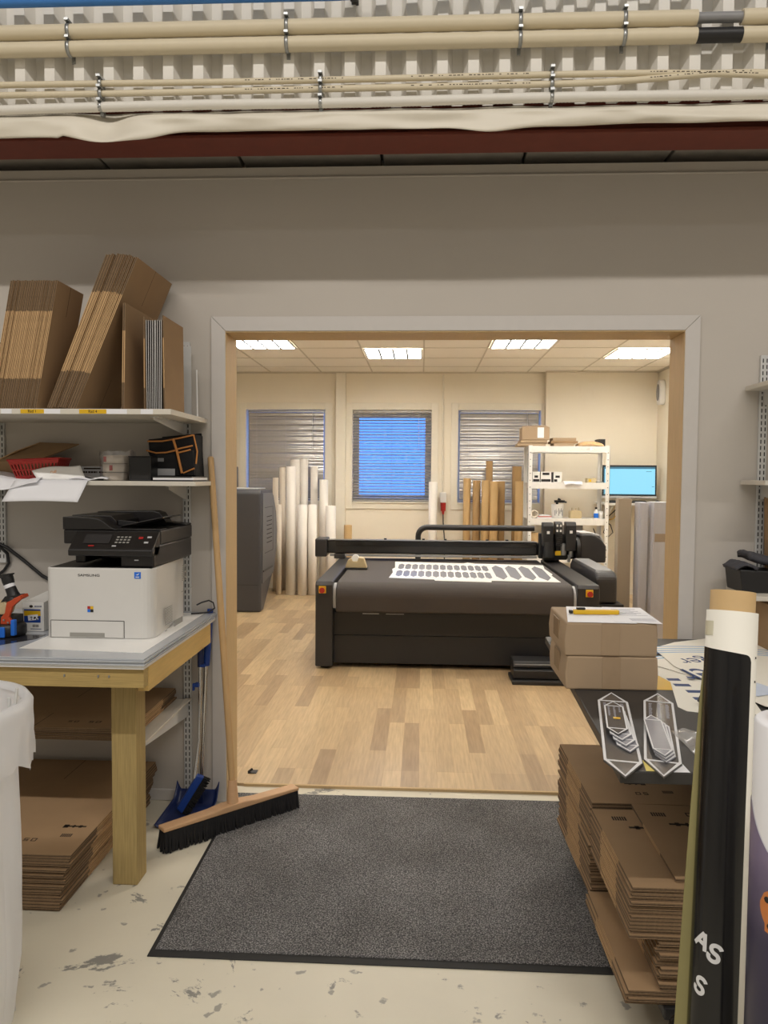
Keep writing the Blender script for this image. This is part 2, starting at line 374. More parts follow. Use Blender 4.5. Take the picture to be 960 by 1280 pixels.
# ---------------------------------------------------------------- pipes and conduits
YC=2.625
zc=lambda z:1.4+(z-1.4)*(YC/2.7)
Z1,Z2=zc(2.977),zc(2.918)
SL=.0035
for nm,z,lab,sl in(('conduit',Z1,'upper of the two thick cream conduits on the corrugated sheet','grey'),('conduit',Z2,'lower of the two thick cream conduits, just above the thin pair','black')):
    t=thing('conduit',lab,'conduit',(0,YC,z),'conduits along the corrugated sheet')
    obj('pipe',MB().cyl((-3,YC,z),(.898,YC,z),.0245,n=20).cyl((1.045,YC,z),(3,YC,z),.0245,n=20),Mt['conduit'],t)
    g=obj('taped_sleeve',MB().cyl((.893,YC,z),(1.05,YC,z),.017 if sl=='grey' else .0235,n=16),Mt['grey'] if sl=='grey' else Mt['black'],t)
    g['label']='dark taped gap in the cream pipe'
def path(z,dev=None):
    return [(x,YC+.006,z+(dev(x) if dev else 0)) for x in [-3+.1*i for i in range(61)]]
za,zb_,zw=zc(2.798),zc(2.765),zc(2.719)
d1=lambda x:(-.018*math.exp(-((x-1.35)/.35)**2) if x>.5 else -.018*math.exp(-((x-1.35)/.35)**2))+.002*math.sin(x*3)
d2=lambda x:.030*math.exp(-((x-1.05)/.33)**2)+.002*math.sin(x*2.4+1)
dw=lambda x:-.012*max(0,-x-.75)+.004*max(0,x)+.002*math.sin(x*4)
for z,d,r,m,lab in((za,d1,.0105,'conduit','upper of the two thin cream conduits with printed marks'),(zb_,d2,.0105,'conduit','lower of the two thin cream conduits, lifting at its right end'),(zw,dw,.016,'conduitwhite','white ribbed conduit, lowest on the corrugated sheet')):
    if m=='conduit':
        t=thing('conduit',lab,'conduit',(0,YC,z),'conduits along the corrugated sheet'); obj('pipe',MB().tube(path(z,d),r,10),Mt[m],t)
        for a0,a1 in ((-.62,-.28),(-.05,.35),(.75,1.1)):
            xx=a0; q=MB()
            while xx<a1:
                wd=random.choice((.004,.006,.010)); zz=z+d(xx)
                q.box(xx,xx+wd,YC+.006-r-.0006,YC+.006-r+.0008,zz-.0008,zz+.0014); xx+=wd+random.choice((.004,.006,.02))
            obj('printed_marks',q,Mt['ink'],t)
    else:
        w=MB(); pts=[(x,YC+.006,z+d(x)) for x in [-3+.006*i for i in range(1001)]]
        w.tube(pts,[r*(1+.05*(i%2)) for i in range(1001)],10); single('conduit',w,Mt[m],lab,'conduit',(0,YC,z),'conduits along the corrugated sheet')
BZ=[(-3,2.963),(-1.55,3.024),(-.3,3.022),(.1,3.04),(3,3.16)]
t=thing('blue_pipe','blue pipe along the very top edge of the photo','pipe',(0,2.60,3.02))
obj('pipe',MB().tube([(x,2.60,z) for x,z in BZ],.0185,14),Mt['bluepipe'],t)
obj('pipe_strap',MB().pipe(.023,.0185,-.012,.012,n=16,M=T(-.245,2.60,3.024)@RY(PI/2)).box(-.257,-.233,2.60,2.66,3.02,3.045),Mt['black'],t)
def clip(x,zs,r,lab,m='zinc'):
    b=MB()
    for z in zs:
        b.pipe(r+.003,r+.0006,-.006,.006,n=18,M=T(x,YC+(.006 if r<.02 else 0),z)@RY(PI/2))
    b.box(x-.006,x+.006,YC+r+.001,2.6565,min(zs)-r-.012,max(zs)+r+.012)
    for z in zs: b.box(x-.007,x+.007,YC-r-.006,YC+r,z+r,z+r+.008)
    o=single('pipe_clip',b,Mt[m],lab,'clip',group='clips holding the conduits')
for x,n_ in((-1.235,'leftmost'),(-.475,'second'),(.315,'third'),(.66,'fourth'),(1.145,'rightmost')):
    clip(x,(Z2,Z1),.0245,f'{n_} zinc double clip on the two thick cream conduits'+(' from the left' if n_ in('second','third','fourth') else ''))
for x,n_ in((-1.13,'leftmost'),(-.36,'second'),(.425,'third'),(1.24,'rightmost')):
    clip(x,(zw+dw(x),zb_+d2(x),za+d1(x)),.0135,f'{n_} triple clip on the thin cream and white conduits'+(' from the left' if n_ in('second','third') else ''))
# ---------------------------------------------------------------- far room shell
WN=[(-2.17,-1.19),(-.855,.110),(.435,1.43)]; WZ0,WZ1=1.09,2.215
w=MB(); edges=[-3.5]+[e for p in WN for e in p]+[2.99]
for i in range(0,len(edges),2): w.box(edges[i],edges[i+1],YB,YB+.15,0,CZ+.02)
for a,b in WN: w.box(a,b,YB,YB+.15,0,WZ0); w.box(a,b,YB,YB+.15,WZ1,CZ+.02)
struct('wall_far',w,Mt['wallfar'])
struct('wall_far_step',MB().box(1.475,2.789,YB-.09,YB-.001,.0095,CZ-.001),Mt['wallfar'])
struct('wall_far_right',MB().box(2.79,2.99,YI+.01,YB+.15,0,CZ+.02),Mt['wallfar'])
struct('wall_far_left',MB().box(-3.5,-3.4,YI+.01,YB-.0005,0,CZ+.02),Mt['wallfar'])
w=MB(); w.box(-3.4,OX0-.05,YI+.0005,YI+.012,.01,CZ); w.box(OX1+.05,2.79,YI+.0005,YI+.012,.01,CZ); w.box(OX0-.05,OX1+.05,YI+.0005,YI+.012,OZ+.05,CZ)
struct('wall_near',w,Mt['wallfar'])
struct('ceiling',MB().box(-3.5,2.99,YI,YB+.15,CZ,CZ+.12),Mt['tile'])
w=MB()
for i in range(-5,5): x=.008+i*.6235; w.box(x-.008,x+.008,YI+.02,YB-.002,CZ-.004,CZ-.0005)
k=YB-.47
while k>YI+.1: w.box(-3.4,2.78,k-.006,k+.006,CZ-.0042,CZ-.0007); k-=.626
w.box(-3.4,1.47,YB-.02,YB-.001,CZ-.02,CZ-.0005); w.box(1.47,2.78,YB-.115,YB-.091,CZ-.02,CZ-.0005); w.box(2.765,2.789,YI+.02,YB-.1,CZ-.02,CZ-.0005)
struct('trim_7',w,Mt['tbar'])
struct('trim_8',MB().box(-1.055,-.935,YB-.07,YB-.001,.0095,CZ-.022),Mt['creamtrim'],.004)
struct('baseboard_far',MB().box(-3.3,-1.06,YB-.014,YB-.001,.0095,.08).box(-.93,1.47,YB-.014,YB-.001,.0095,.08).box(1.48,2.78,YB-.105,YB-.0915,.0095,.08),Mt['creamtrim'])
struct('trim_9',MB().box(1.875,1.885,YB-.094,YB-.0905,2.34,2.55).box(2.03,2.04,YB-.094,YB-.0905,2.34,2.55).box(1.875,2.04,YB-.094,YB-.0905,2.545,2.555),Mt['wallfar'])
for i,(a,b) in enumerate(WN):
    f=MB(); e=.085; y0,y1=YB-.016,YB-.0005
    f.box(a-e,a,y0,y1,WZ0-e,WZ1+e); f.box(b,b+e if i!=2 else 1.47,y0,y1,WZ0-e,WZ1+e); f.box(a,b,y0,y1,WZ1,WZ1+e); f.box(a,b,y0,y1,WZ0-e,WZ0)
    f.box(a-.0,b,YB-.03,YB+.1,WZ0-.012,WZ0+.004)
    o=struct('window_%d'%(i+1),f,Mt['creamtrim'],.003)
    s=MB(); q=.05 if i!=1 else .075
    s.box(a,a+q,YB+.10,YB+.14,WZ0,WZ1); s.box(b-q,b,YB+.10,YB+.14,WZ0,WZ1); s.box(a+q,b-q,YB+.10,YB+.14,WZ0,WZ0+q); s.box(a+q,b-q,YB+.10,YB+.14,WZ1-q,WZ1)
    if i!=1: s=MB().box(a,a+.03,YB+.12,YB+.14,WZ0,WZ1).box(b-.03,b,YB+.12,YB+.14,WZ0,WZ1).box(a+.03,b-.03,YB+.12,YB+.14,WZ0,WZ0+.03).box(a+.03,b-.03,YB+.12,YB+.14,WZ1-.03,WZ1)
    obj('window_sash',s,Mt['creamtrim'],o,off=(0,0,0))
    obj('window_pane',MB().box(a+.03,b-.03,YB+.126,YB+.13,WZ0+.03,WZ1-.03),Mt['glass'],o,off=(0,0,0))
    # blind hanging in the reveal
    nm=['left window, behind the white rolls','middle window, glowing blue dusk light through it','right window, behind the brown tubes'][i]
    y=YB+.035; g=.022 if i!=1 else .004
    t=thing('venetian_blind',f'{"closed" if i!=1 else "half-open"} silver venetian blind in the '+nm,'blind',((a+b)/2,y,WZ0),'venetian blinds')
    obj('headrail',MB().box(a+g,b-g,y-.014,y+.014,WZ1-.03,WZ1-.004),Mt['slat'],t,.002)
    s=MB(); n=30; h=(WZ1-.04-WZ0-.03)/n; tilt=math.radians(77 if i!=1 else 24)
    for k in range(n):
        z=WZ0+.035+h*(k+.5); tl=tilt+rnd(.13 if i!=1 else .10)
        M=T((a+b)/2,y,z)@RX(tl)@RY(rnd(.0025))
        W2=(b-a)/2-g
        s.add([(-W2,-.0195,-.002),(W2,-.0195,-.002),(W2,0,.002),(-W2,0,.002),(W2,.0195,-.002),(-W2,.0195,-.002)],[(0,1,2,3),(3,2,4,5)],0,True,M)
    o2=obj('slats',s,Mt['slat'],t)
    obj('bottom_rail',MB().box(a+g,b-g,y-.012,y+.012,WZ0+.012,WZ0+.026),Mt['slat'],t,.002)
    s=MB()
    for fx in(.13,.5,.87): X=a+(b-a)*fx; s.cyl((X,y-.0215,WZ0+.03),(X,y-.0215,WZ1-.03),.0014,n=5)
    obj('ladder_cord',s,Mt['grey'],t)
    s=MB(); X=a+(b-a)*.84; s.cyl((X,y-.026,WZ1-.5),(X,y-.026,WZ1-.03),.003,n=6); obj('tilt_wand',s,Mt['lightgrey'],t)
# ceiling lights; those without a description are out of view, added to brighten the room
FIX=[(-1.8595,6.88,'light far left, its near edge cut by the door head'),(-.6145,7.506,'light second from left, nearest above the middle window'),(.6325,6.88,'light third from left, cut by the door head'),(1.8795,7.506,'light far right by the right wall'),
     (-.6145,5.63,''),(1.8795,5.63,''),(-1.8595,4.38,''),(.6325,4.38,'')]
for i,(x,y,lab) in enumerate(FIX):
    x0,x1,y0,y1=x+.014,x+.61,y+.014,y+.612
    t=thing('ceiling_light','square louvred ceiling '+(lab or 'light, unseen behind the door head, added to brighten the far room'),'ceiling light',((x0+x1)/2,(y0+y1)/2,CZ-.012),'square ceiling lights')
    obj('frame',MB().box(x0,x1,y0,y0+.02,CZ-.014,CZ-.005).box(x0,x1,y1-.02,y1,CZ-.014,CZ-.005).box(x0,x0+.02,y0+.02,y1-.02,CZ-.014,CZ-.005).box(x1-.02,x1,y0+.02,y1-.02,CZ-.014,CZ-.005),Mt['white'],t)
    obj('diffuser',MB().box(x0+.02,x1-.02,y0+.02,y1-.02,CZ-.008,CZ-.006),Mt['diff'],t)
    b=MB()
    for k in range(1,4): X=x0+.02+k*(x1-x0-.04)/4; b.box(X-.010,X+.010,y0+.02,y1-.02,CZ-.014,CZ-.0085)
    for k in range(1,9): Y=y0+.02+k*(y1-y0-.04)/9; b.box(x0+.02,x1-.02,Y-.005,Y+.005,CZ-.013,CZ-.0085)
    obj('louvre',b,Mt['louvre'],t)
# industrial socket on a surface conduit
t=thing('wall_socket','red industrial plug in a white socket below a thin wall pipe between the windows','socket',(.262,YB,1.08))
obj('riser_pipe',MB().cyl((.255,YB-.022,1.22),(.248,YB-.022,CZ-.03),.010,n=10).box(.236,.262,YB-.03,YB-.001,2.49,2.505).box(.24,.266,YB-.03,YB-.001,1.34,1.355),Mt['creamtrim'],t)
obj('socket_body',MB().box(.222,.298,YB-.075,YB-.001,1.09,1.215),Mt['white'],t,.008)
obj('plug',MB().cyl((.262,YB-.05,1.09),(.262,YB-.055,.99),.034,.03,n=14).cyl((.262,YB-.055,.99),(.262,YB-.055,.95),.018,.012,n=12),Mt['red'],t)
obj('cable',MB().tube([(.262,YB-.055,.955),(.264,YB-.06,.85),(.285,YB-.04,.6),(.28,YB-.04,.02)],.007,8),Mt['black'],t)
# speaker on the right wall
t=thing('wall_speaker','white oval wall speaker high on the right wall of the far room','speaker',(2.79,8.93,2.40))
b=MB()
def orr(r0,y_,n=24): return [(y_+r0*.5*math.copysign(abs(math.cos(2*PI*k/n))**.6,math.cos(2*PI*k/n)),2.40+r0*math.copysign(abs(math.sin(2*PI*k/n))**.6,math.sin(2*PI*k/n))) for k in range(n)]
b.prism(orr(.145,8.92),2.725,2.789,'x'); obj('housing',b,Mt['white'],t,.012)
obj('grille',MB().prism([(8.92+.048*math.cos(k*PI/12),2.40+.095*math.sin(k*PI/12)) for k in range(24)],2.718,2.7245,'x'),Mt['grey'],t)
# ------------------------------------------------------------------ flattened cartons
def flatbox(W,L,t,flap,side=None,curl=None,ny=4,slit=True):
    """folded-flat carton centred on x,y, lying from z=0 to t: kraft faces, raw corrugated edges round the flaps"""
    b=MB()
    xs=[-W/2,-.0012,.0012,W/2]
    ys=[-L/2]+[-L/2+flap+(L-2*flap)*k/ny for k in range(ny+1)]+[L/2]
    nx,nyy=len(xs),len(ys)
    cz=curl or (lambda x,y:0)
    def vid(i,j,k): return (i*nyy+j)*2+k
    vs=[(x,y,z+cz(x,y)) for x in xs for y in ys for z in(0,t)]
    fl=lambda j:j==0 or j==nyy-2
    F=[];MI=[]
    for i in range(nx-1):
        for j in range(nyy-1):
            sl=slit and i==1 and fl(j)
            F.append((vid(i,j,1),vid(i+1,j,1),vid(i+1,j+1,1),vid(i,j+1,1))); MI.append(2 if sl else 0)
            F.append((vid(i,j,0),vid(i,j+1,0),vid(i+1,j+1,0),vid(i+1,j,0))); MI.append(2 if sl else 0)
    for f,m in zip(F,MI): b.add([vs[q] for q in f],[range(4)],m)
    def side(p,q,m):
        up=Vector((0,0,1)); p=Vector(p); q=Vector(q); inn=Vector((-(p.x+q.x)/2,-(p.y+q.y)/2,0)).normalized() if False else None
        ex=Vector((0,1,0)) if abs(p.y-q.y)<1e-6 else Vector((1,0,0))
        s_=1 if (p+q).dot(ex)<0 else -1
        g_=ex*s_*.0012
        z=lambda v,k:v+up*t*k
        b.add([p,q,z(q,.40),z(p,.40)],[(0,1,2,3)],m); b.add([z(p,.40),z(q,.40),z(q,.42)+g_,z(p,.42)+g_],[(0,1,2,3)],2)
        b.add([z(p,.42)+g_,z(q,.42)+g_,z(q,.58)+g_,z(p,.58)+g_],[(0,1,2,3)],2)
        b.add([z(p,.58)+g_,z(q,.58)+g_,z(q,.60),z(p,.60)],[(0,1,2,3)],2); b.add([z(p,.60),z(q,.60),z(q,1),z(p,1)],[(0,1,2,3)],m)
    B0=lambda x,y:(x,y,cz(x,y))
    for j in range(nyy-1):
        m=1 if fl(j) else 3
        side(B0(xs[0],ys[j+1]),B0(xs[0],ys[j]),m); side(B0(xs[-1],ys[j]),B0(xs[-1],ys[j+1]),m)
    for i in range(nx-1):
        side(B0(xs[i],ys[0]),B0(xs[i+1],ys[0]),1); side(B0(xs[i+1],ys[-1]),B0(xs[i],ys[-1]),1)
    me=b.mesh('flattened_carton',[Mt['card'],Mt['cardedge'],Mt['slit'],Mt['cardlight']])
    return me
def sheet(me,M,label,group,name='flattened_carton',cat='cardboard box'):
    o=bpy.data.objects.new(name,me); COL.objects.link(o); o.matrix_world=M
    return tag(o,label,cat,group)
STAND=Matrix(((0,0,1,0),(1,0,0,0),(0,1,0,0),(0,0,0,1)))
def card_name(k,n): return ORD[k]
ZS=1.6375
# upright pack at the left end of the top shelf
me=flatbox(.21,.472,.0074,.112)
for k in range(20):
    x=-1.413-.0088*(k+1)
    sheet(me,T(x,2.70+.105+rnd(.004),ZS)@RY(math.radians(10.6)+rnd(.0012))@T(0,0,.236+.0005+abs(rnd(.003)))@STAND,
      f'flattened carton, {"rightmost" if k==0 else ORD[k]+" from the right"} in the upright pack on the top shelf','upright pack of flattened cartons on the top shelf')
me=flatbox(.375,.60,.0088,.145)
for k in range(11):
    x=-1.284-.0102*(10-k)
    ln=math.radians(22.3+ (0 if k<8 else (k-7)*.35))
    sheet(me,T(x,2.72+.19+rnd(.005),ZS)@RY(ln)@T(0,0,.30+.006+(-.004 if k>8 else .003)+abs(rnd(.004)))@STAND,
      f'flattened carton, {"leftmost" if k==0 else ORD[k]+" from the left"} in the leaning pack on the top shelf','leaning pack of flattened cartons on the top shelf')
o=sheet(flatbox(.28,.388,.010,.10,slit=False),T(-1.098,2.72+.14,ZS+.1945)@RY(math.radians(1.2))@STAND,'single folded carton standing between the leaning pack and the pale bundle on the top shelf',None)
# pale bundle
b=MB().box(-.12,.12,0,.325,0,.0014); b.m[0]=b.m[1]=1
me=b.mesh('pale_sheet',[Mt['film'],mat('shaded_gap_face',S(70,60,50),.9)])  # faces coloured dark to stand for the shade in the gaps between boards
for k in range(9):
    M=T(-1.0085+.0066*k,2.725+.12+rnd(.002),ZS+.002)@RY(rnd(.006))@STAND
    sheet(me,M,f'thin pale-edged board, {"leftmost" if k==0 else ORD[k]+" from the left"} in the bundle on the top shelf','pale boards at the right end of the top shelf','thin_board','board')
for k,(x,l,w_,lab) in enumerate(((-1.0185,.338,.27,'kraft cover panel at the left side of the pale board bundle on the top shelf'),(-.947,.342,.225,'kraft panel closing the right side of the pale board bundle, nearest the opening'))):
    sheet(flatbox(w_,l,.0045,.08,slit=False),T(x,2.72+w_/2,ZS+l/2+.001)@RY(math.radians(-.6*k))@STAND,lab,None)
# ------------------------------------------------------------------ slotted uprights and shelves
def upright(x,z0,z1,lab):
    t=thing('shelf_upright',lab,'shelf upright',(x,YW,z0),'slotted shelf uprights')
    obj('rail',MB().box(x-.0165,x+.0165,YW-.013,YW-.0006,z0,z1),Mt['steelwhite'],t,.002)
    s=MB(); z=z0+.02
    while z<z1-.02:
        s.box(x-.0095,x-.0055,YW-.0138,YW-.0131,z,z+.016); s.box(x+.0055,x+.0095,YW-.0138,YW-.0131,z,z+.016); z+=.025
    obj('slots',s,Mt['slot'],t)
upright(-1.793,1.02,1.96,'slotted white shelf upright at the far left wall edge, ending above the black cable')
upright(-.99,.03,1.957,'long slotted white shelf upright on the wall just left of the broom')
upright(-1.56,.28,.80,'slotted white shelf upright half hidden behind the cartons under the workbench')
upright(1.375,.90,1.90,'slotted white shelf upright on the wall right of the opening')
def bracket(x,y0,z,h,parent,w=.003):
    b=MB(); b.prism([(y0,z-.014),(y0,z-.002),(YW-.0145,z-.002),(YW-.0145,z-h),(YW-.05,z-h+.004)],x-w/2,x+w/2,'x')
    b.box(x-.014,x+.014,y0,YW-.0145,z-.0035,z-.0005)
    return obj('bracket',b,Mt['steelwhite'],parent,.0008)
t=thing('wall_shelf','upper white wall shelf on the left carrying the cardboard packs','shelf',(-1.6,2.9,1.617))
obj('board',MB().box(-2.4,-.90,2.665,3.122,1.617,1.637),Mt['shelf'],t,.002)
bracket(-.99,2.74,1.617,.052,t); bracket(-1.793,2.74,1.617,.052,t)
for x0,x1 in((-1.70,-1.60),(-1.525,-1.485),(-1.375,-1.305),(-1.14,-1.06),(-1.01,-.965)):
    obj('paper_strip',MB().box(x0,x1,2.6638,2.6646,1.6185,1.6355),Mt['paper'],t)
for x0,x1,s in((-1.452,-1.365,'Rad 1'),(-1.235,-1.135,'Rad 4')):
    q=obj('shelf_label',MB().box(x0,x1,2.6630,2.6636,1.6195,1.6345),Mt['yellow'],t); q['label']='yellow shelf label'
    text('lettering',s,.014,Mt['black'],q,T((x0+x1)/2+1.6,2.6628-2.9,1.627-1.617)@FACE)
b=MB().cyl((-.945,2.99,1.64),(-.93,3.118,1.93),.004,n=6)
single('white_rod',MB().cyl((-.920,3.05,1.6385),(-.945,3.125,1.84),.0035,n=8),Mt['white'],'thin white rod leaning beside the upright at the right end of the top shelf','rod')
single('bookend',MB().box(-1.0,-.960,3.098,3.1015,1.6375,1.935).box(-1.0,-.960,3.03,3.0978,1.6375,1.6395),Mt['steelwhite'],'white steel side bracket standing at the right end of the top shelf','bracket')
t=thing('wall_shelf','lower white wall shelf on the left with red basket, tape and tool pouch','shelf',(-1.6,2.98,1.358))
obj('board',MB().box(-2.4,-.872,2.86,3.122,1.358,1.376),Mt['shelf'],t,.002)
bracket(-.99,2.90,1.358,.06,t); bracket(-1.793,2.90,1.358,.06,t)
t=thing('wall_shelf','low white shelf under the workbench carrying thin flattened cartons','shelf',(-1.6,2.9,.445))
obj('board',MB().box(-2.3,-.995,2.66,3.121,.432,.447),Mt['shelf'],t,.002)
bracket(-.99,2.52,.447,.075,t,.006); bracket(-1.56,2.6,.432,.06,t)
obj('edge_strip',MB().box(-.9945,-.972,2.52,3.12,.444,.452),Mt['shelf'],t,.001)
for z,y0,lab in((1.775,2.66,'top white wall shelf at the right edge of the photo'),(1.397,2.90,'middle white wall shelf at the right edge of the photo'),(.965,2.85,'low white wall shelf at the right edge holding black cloths')):
    x0={1.775:1.298,1.397:1.29,.965:1.245}[z]
    t=thing('wall_shelf',lab,'shelf',(1.9,3.0,z))
    obj('board',MB().box(x0,2.6,y0,3.122,z-.018,z),Mt['shelf'],t,.002); bracket(1.375,y0+.03,z-.018,.06,t)
# ------------------------------------------------------------------ things on the lower shelf
ZL=1.3765
t=thing('open_carton','open brown carton with raised dark flap behind the red basket','cardboard box',(-1.62,3.04,ZL))
b=MB()
for a in((-1.72,-1.716,2.96,3.11),(-1.50,-1.496,2.96,3.11),(-1.716,-1.50,2.96,2.964),(-1.716,-1.50,3.106,3.11)): b.box(*a,ZL,ZL+.075)
b.box(-1.716,-1.50,2.964,3.106,ZL,ZL+.004); obj('box_body',b,Mt['card'],t)
b=MB(); b.add([(-1.70,2.955,ZL+.078),(-1.555,2.975,ZL+.078),(-1.435,3.09,ZL+.15),(-1.60,3.09,ZL+.155)],[(0,1,2,3)]); q=obj('flap',b,Mt['card'],t,solid=.005)
b=MB(); b.add([(-1.715,2.955,ZL+.076),(-1.71,3.10,ZL+.076),(-1.60,3.09,ZL+.157),(-1.655,2.99,ZL+.115)],[(0,1,2,3)]); obj('flap',b,Mt['cardlight'],t,solid=.004)
# red basket, slotted
t=thing('red_basket','red slotted plastic basket lying among papers on the lower shelf','basket',(-1.53,2.985,ZL))
cx,cy=-1.53,2.955; W1,D1,W2,D2,h=.075,.045,.098,.066,.078
b=MB()
M=T(cx,cy,ZL+.004)@RZ(.10)@RY(-.05)
def wallq(p,q,n,slots=True):
    p0,p1=Vector(p[0]),Vector(p[1]); q0,q1=Vector(q[0]),Vector(q[1])
    L=lambda u,v:(p0.lerp(p1,u)).lerp(q0.lerp(q1,u),v)
    cell=1/n
    for i in range(n):
        u0,u1=i*cell,(i+1)*cell; g=cell*.28
        for v0,v1,full in((0,.2,1),(.2,.45,0),(.45,.52,1),(.52,.78,0),(.78,1,1)):
            if full or not slots: b.add([L(u0,v0),L(u1,v0),L(u1,v1),L(u0,v1)],[(0,1,2,3)],0,False,M)
            else:
                b.add([L(u0,v0),L(u0+g,v0),L(u0+g,v1),L(u0,v1)],[(0,1,2,3)],0,False,M); b.add([L(u1-g,v0),L(u1,v0),L(u1,v1),L(u1-g,v1)],[(0,1,2,3)],0,False,M)
bl=[(-W1,-D1,0),(W1,-D1,0),(W1,D1,0),(-W1,D1,0)]; tp=[(-W2,-D2,h),(W2,-D2,h),(W2,D2,h),(-W2,D2,h)]
for i,n in((0,14),(1,8),(2,14),(3,8)): wallq((bl[i],bl[(i+1)%4]),(tp[i],tp[(i+1)%4]),n)
b.add(bl,[(0,1,2,3)],0,False,M); obj('basket_body',b,Mt['red'],t,solid=.0022)
r=MB()
for i in range(4): r.cyl(M@Vector(tp[i]),M@Vector(tp[(i+1)%4]),.0045,n=8)
obj('rim',r,Mt['red'],t)
# papers
def paper(fn,lab,name='paper_sheet',m='paper',nu=14,nv=10,cat='paper',g=None): return single(name,MB().grid(fn,nu,nv),Mt[m],lab,cat,solid=.0006,group=g)
def p1(u,v):   # hanging sheet
    x=-1.575+.285*u; y=2.98-.26*v; z=ZL+.0015
    if y<2.855: over=2.855-y; y=2.855-over*.45; z=ZL+.0015-over*.62
    return (x-.04*max(0,v-.3)+.012*u*v,y,z+.004*math.sin(u*3)*v)
o=paper(p1,'white printed sheet hanging over the front of the lower shelf','hanging_sheet')
q=MB()
for k in range(5): 
    yb=2.830-.004*k
    x0=-1.545+.004*k-.002; q.box(x0,x0+.003,2.8195-.0095*0,2.8205,ZL-.045-.0*k,ZL-.02)
def p2(u,v):
    x=-1.72+.24*u; y=2.95-.125*v
    z=ZL+.006+.03*(1-u)**2*(1-v)+.008*math.sin(u*5+v*3)-.018*v*(.5+.5*math.sin(u*4))*(1 if v>.7 else 0)
    if y<2.86: z-=(2.86-y)*.55
    return (x,y,max(z,ZL+.004) if y>2.86 else z)
paper(p2,'crumpled white wrapping sheet under the left corner of the red basket','crumpled_sheet')
def p3(u,v):
    x=-1.535+.20*u; y=2.872+.04*v*(1-u)+.03*u; z=ZL+.003+.072*v*(.45+.55*u)+.006*math.sin(u*4)
    return (x,y,z)
def p3f(u,v):
    x=-1.50+.185*u; z0=ZL+.003; s=v
    return (x-.03*v,2.869+.014*v+.02*u,z0+.062*s*(.55+.45*u)+.006*math.sin(u*5)*s)
t=thing('mailing_bag','white mailing bag with orange lettering in front of the red basket','bag',(-1.42,2.88,ZL))
obj('bag_body',MB().grid(p3f,16,8),Mt['film'],t,solid=.003)
q=text('lettering','rull',.017,Mt['orangetrim'],t,T(-.012,-.018,.034)@RZ(.08)@RX(PI/2-.2)); q['label']='orange lettering'
def p4(u,v):
    return (-1.375+.15*u,2.875+.10*v,ZL+.0045+.004*math.sin(u*9)+.007*math.sin(v*5)**2+.012*u*(1-u))
t=thing('envelope','crumpled printed envelope beside the tape rolls on the lower shelf','envelope',(-1.33,2.93,ZL))
obj('envelope_body',MB().grid(p4,12,8),Mt['paper'],t,solid=.003)
q=MB()
for k in range(10): q.box(-1.375+.011*k,-1.375+.011*k+random.choice((.004,.007,.009)),2.968,2.969,ZL+.030,ZL+.037)
q.box(-1.36,-1.29,2.968,2.969,ZL+.045,ZL+.051); q.box(-1.378,-1.27,2.9692,2.9702,ZL+.012,ZL+.056,mi=1)
obj('printed_window',q,[Mt['ink'],Mt['lightgrey']],t)
single('black_strap',MB().tube([(-1.33,2.90,ZL+.016),(-1.29,2.885,ZL+.008),(-1.262,2.885,ZL+.004),(-1.245,2.89,ZL+.004)],.003,6),Mt['black'],'short black strap end beside the envelope on the lower shelf','strap')
# wrapped tape rolls
for i,(x,y,z,n) in enumerate(((-1.215,2.945,0,'bottom'),(-1.215,2.945,.034,'middle'),(-1.212,2.945,.068,'top'))):
    t=thing('tape_roll',f'clear packing tape roll, {n} of the stack wrapped in clear film','tape roll',(x,y,ZL+z+.001),'tape rolls on the lower shelf')
    obj('tape',MB().pipe(.052,.039,.0,.031,(x,y,ZL+z+.001),32),Mt['rollwarm'],t); obj('core',MB().pipe(.0385,.034,0,.031,(x,y,ZL+z+.001),32),Mt['core'],t)
    if i>0: q=obj('red_print',MB().box(x-.008+(.0 if i==1 else -.03),x+.004+(.0 if i==1 else -.03),y-.0535+(0 if i==1 else .009),y-.0515+(0 if i==1 else .009),ZL+z+.006,ZL+z+.027),Mt['red'],t)
def wr(u,v):
    a=2*PI*u; r=.060+.006*NZ.noise((math.cos(a)*2,math.sin(a)*2,v*3))+.012*max(0,.25-v)
    return (-1.213+r*1.12*math.cos(a),2.945+r*math.sin(a),ZL+.002+.115*v+.016*v*NZ.noise((math.cos(a)*3,math.sin(a)*3,7)))
single('clear_bag',MB().grid(wr,40,10),Mt['clearwrap'],'loose clear film bag around the stacked tape rolls','plastic film')
t=thing('black_box','small open-fronted black box between the tape rolls and tool pouch','box',(-1.098,2.92,ZL))
b=MB().box(-1.142,-1.055,2.885,2.965,ZL,ZL+.006).box(-1.142,-1.136,2.885,2.965,ZL+.006,ZL+.092).box(-1.061,-1.055,2.885,2.965,ZL+.006,ZL+.092).box(-1.136,-1.061,2.885,2.891,ZL+.006,ZL+.092).box(-1.136,-1.061,2.959,2.965,ZL+.006,ZL+.092)
obj('box_body',b,Mt['black'],t,.0015); obj('lid',MB().box(-1.144,-1.053,2.883,2.967,ZL+.0925,ZL+.097),Mt['black'],t,.001)
t=thing('folder','flat black folder with white edge under the tool pouch','folder',(-.96,2.93,ZL))
obj('cover',MB().box(-1.045,-.885,2.872,3.06,ZL+.0005,ZL+.005).box(-1.045,-.89,2.872,3.06,ZL+.0145,ZL+.019),Mt['black'],t); obj('pages',MB().box(-1.043,-.882,2.874,3.058,ZL+.0052,ZL+.0143),Mt['paper'],t)
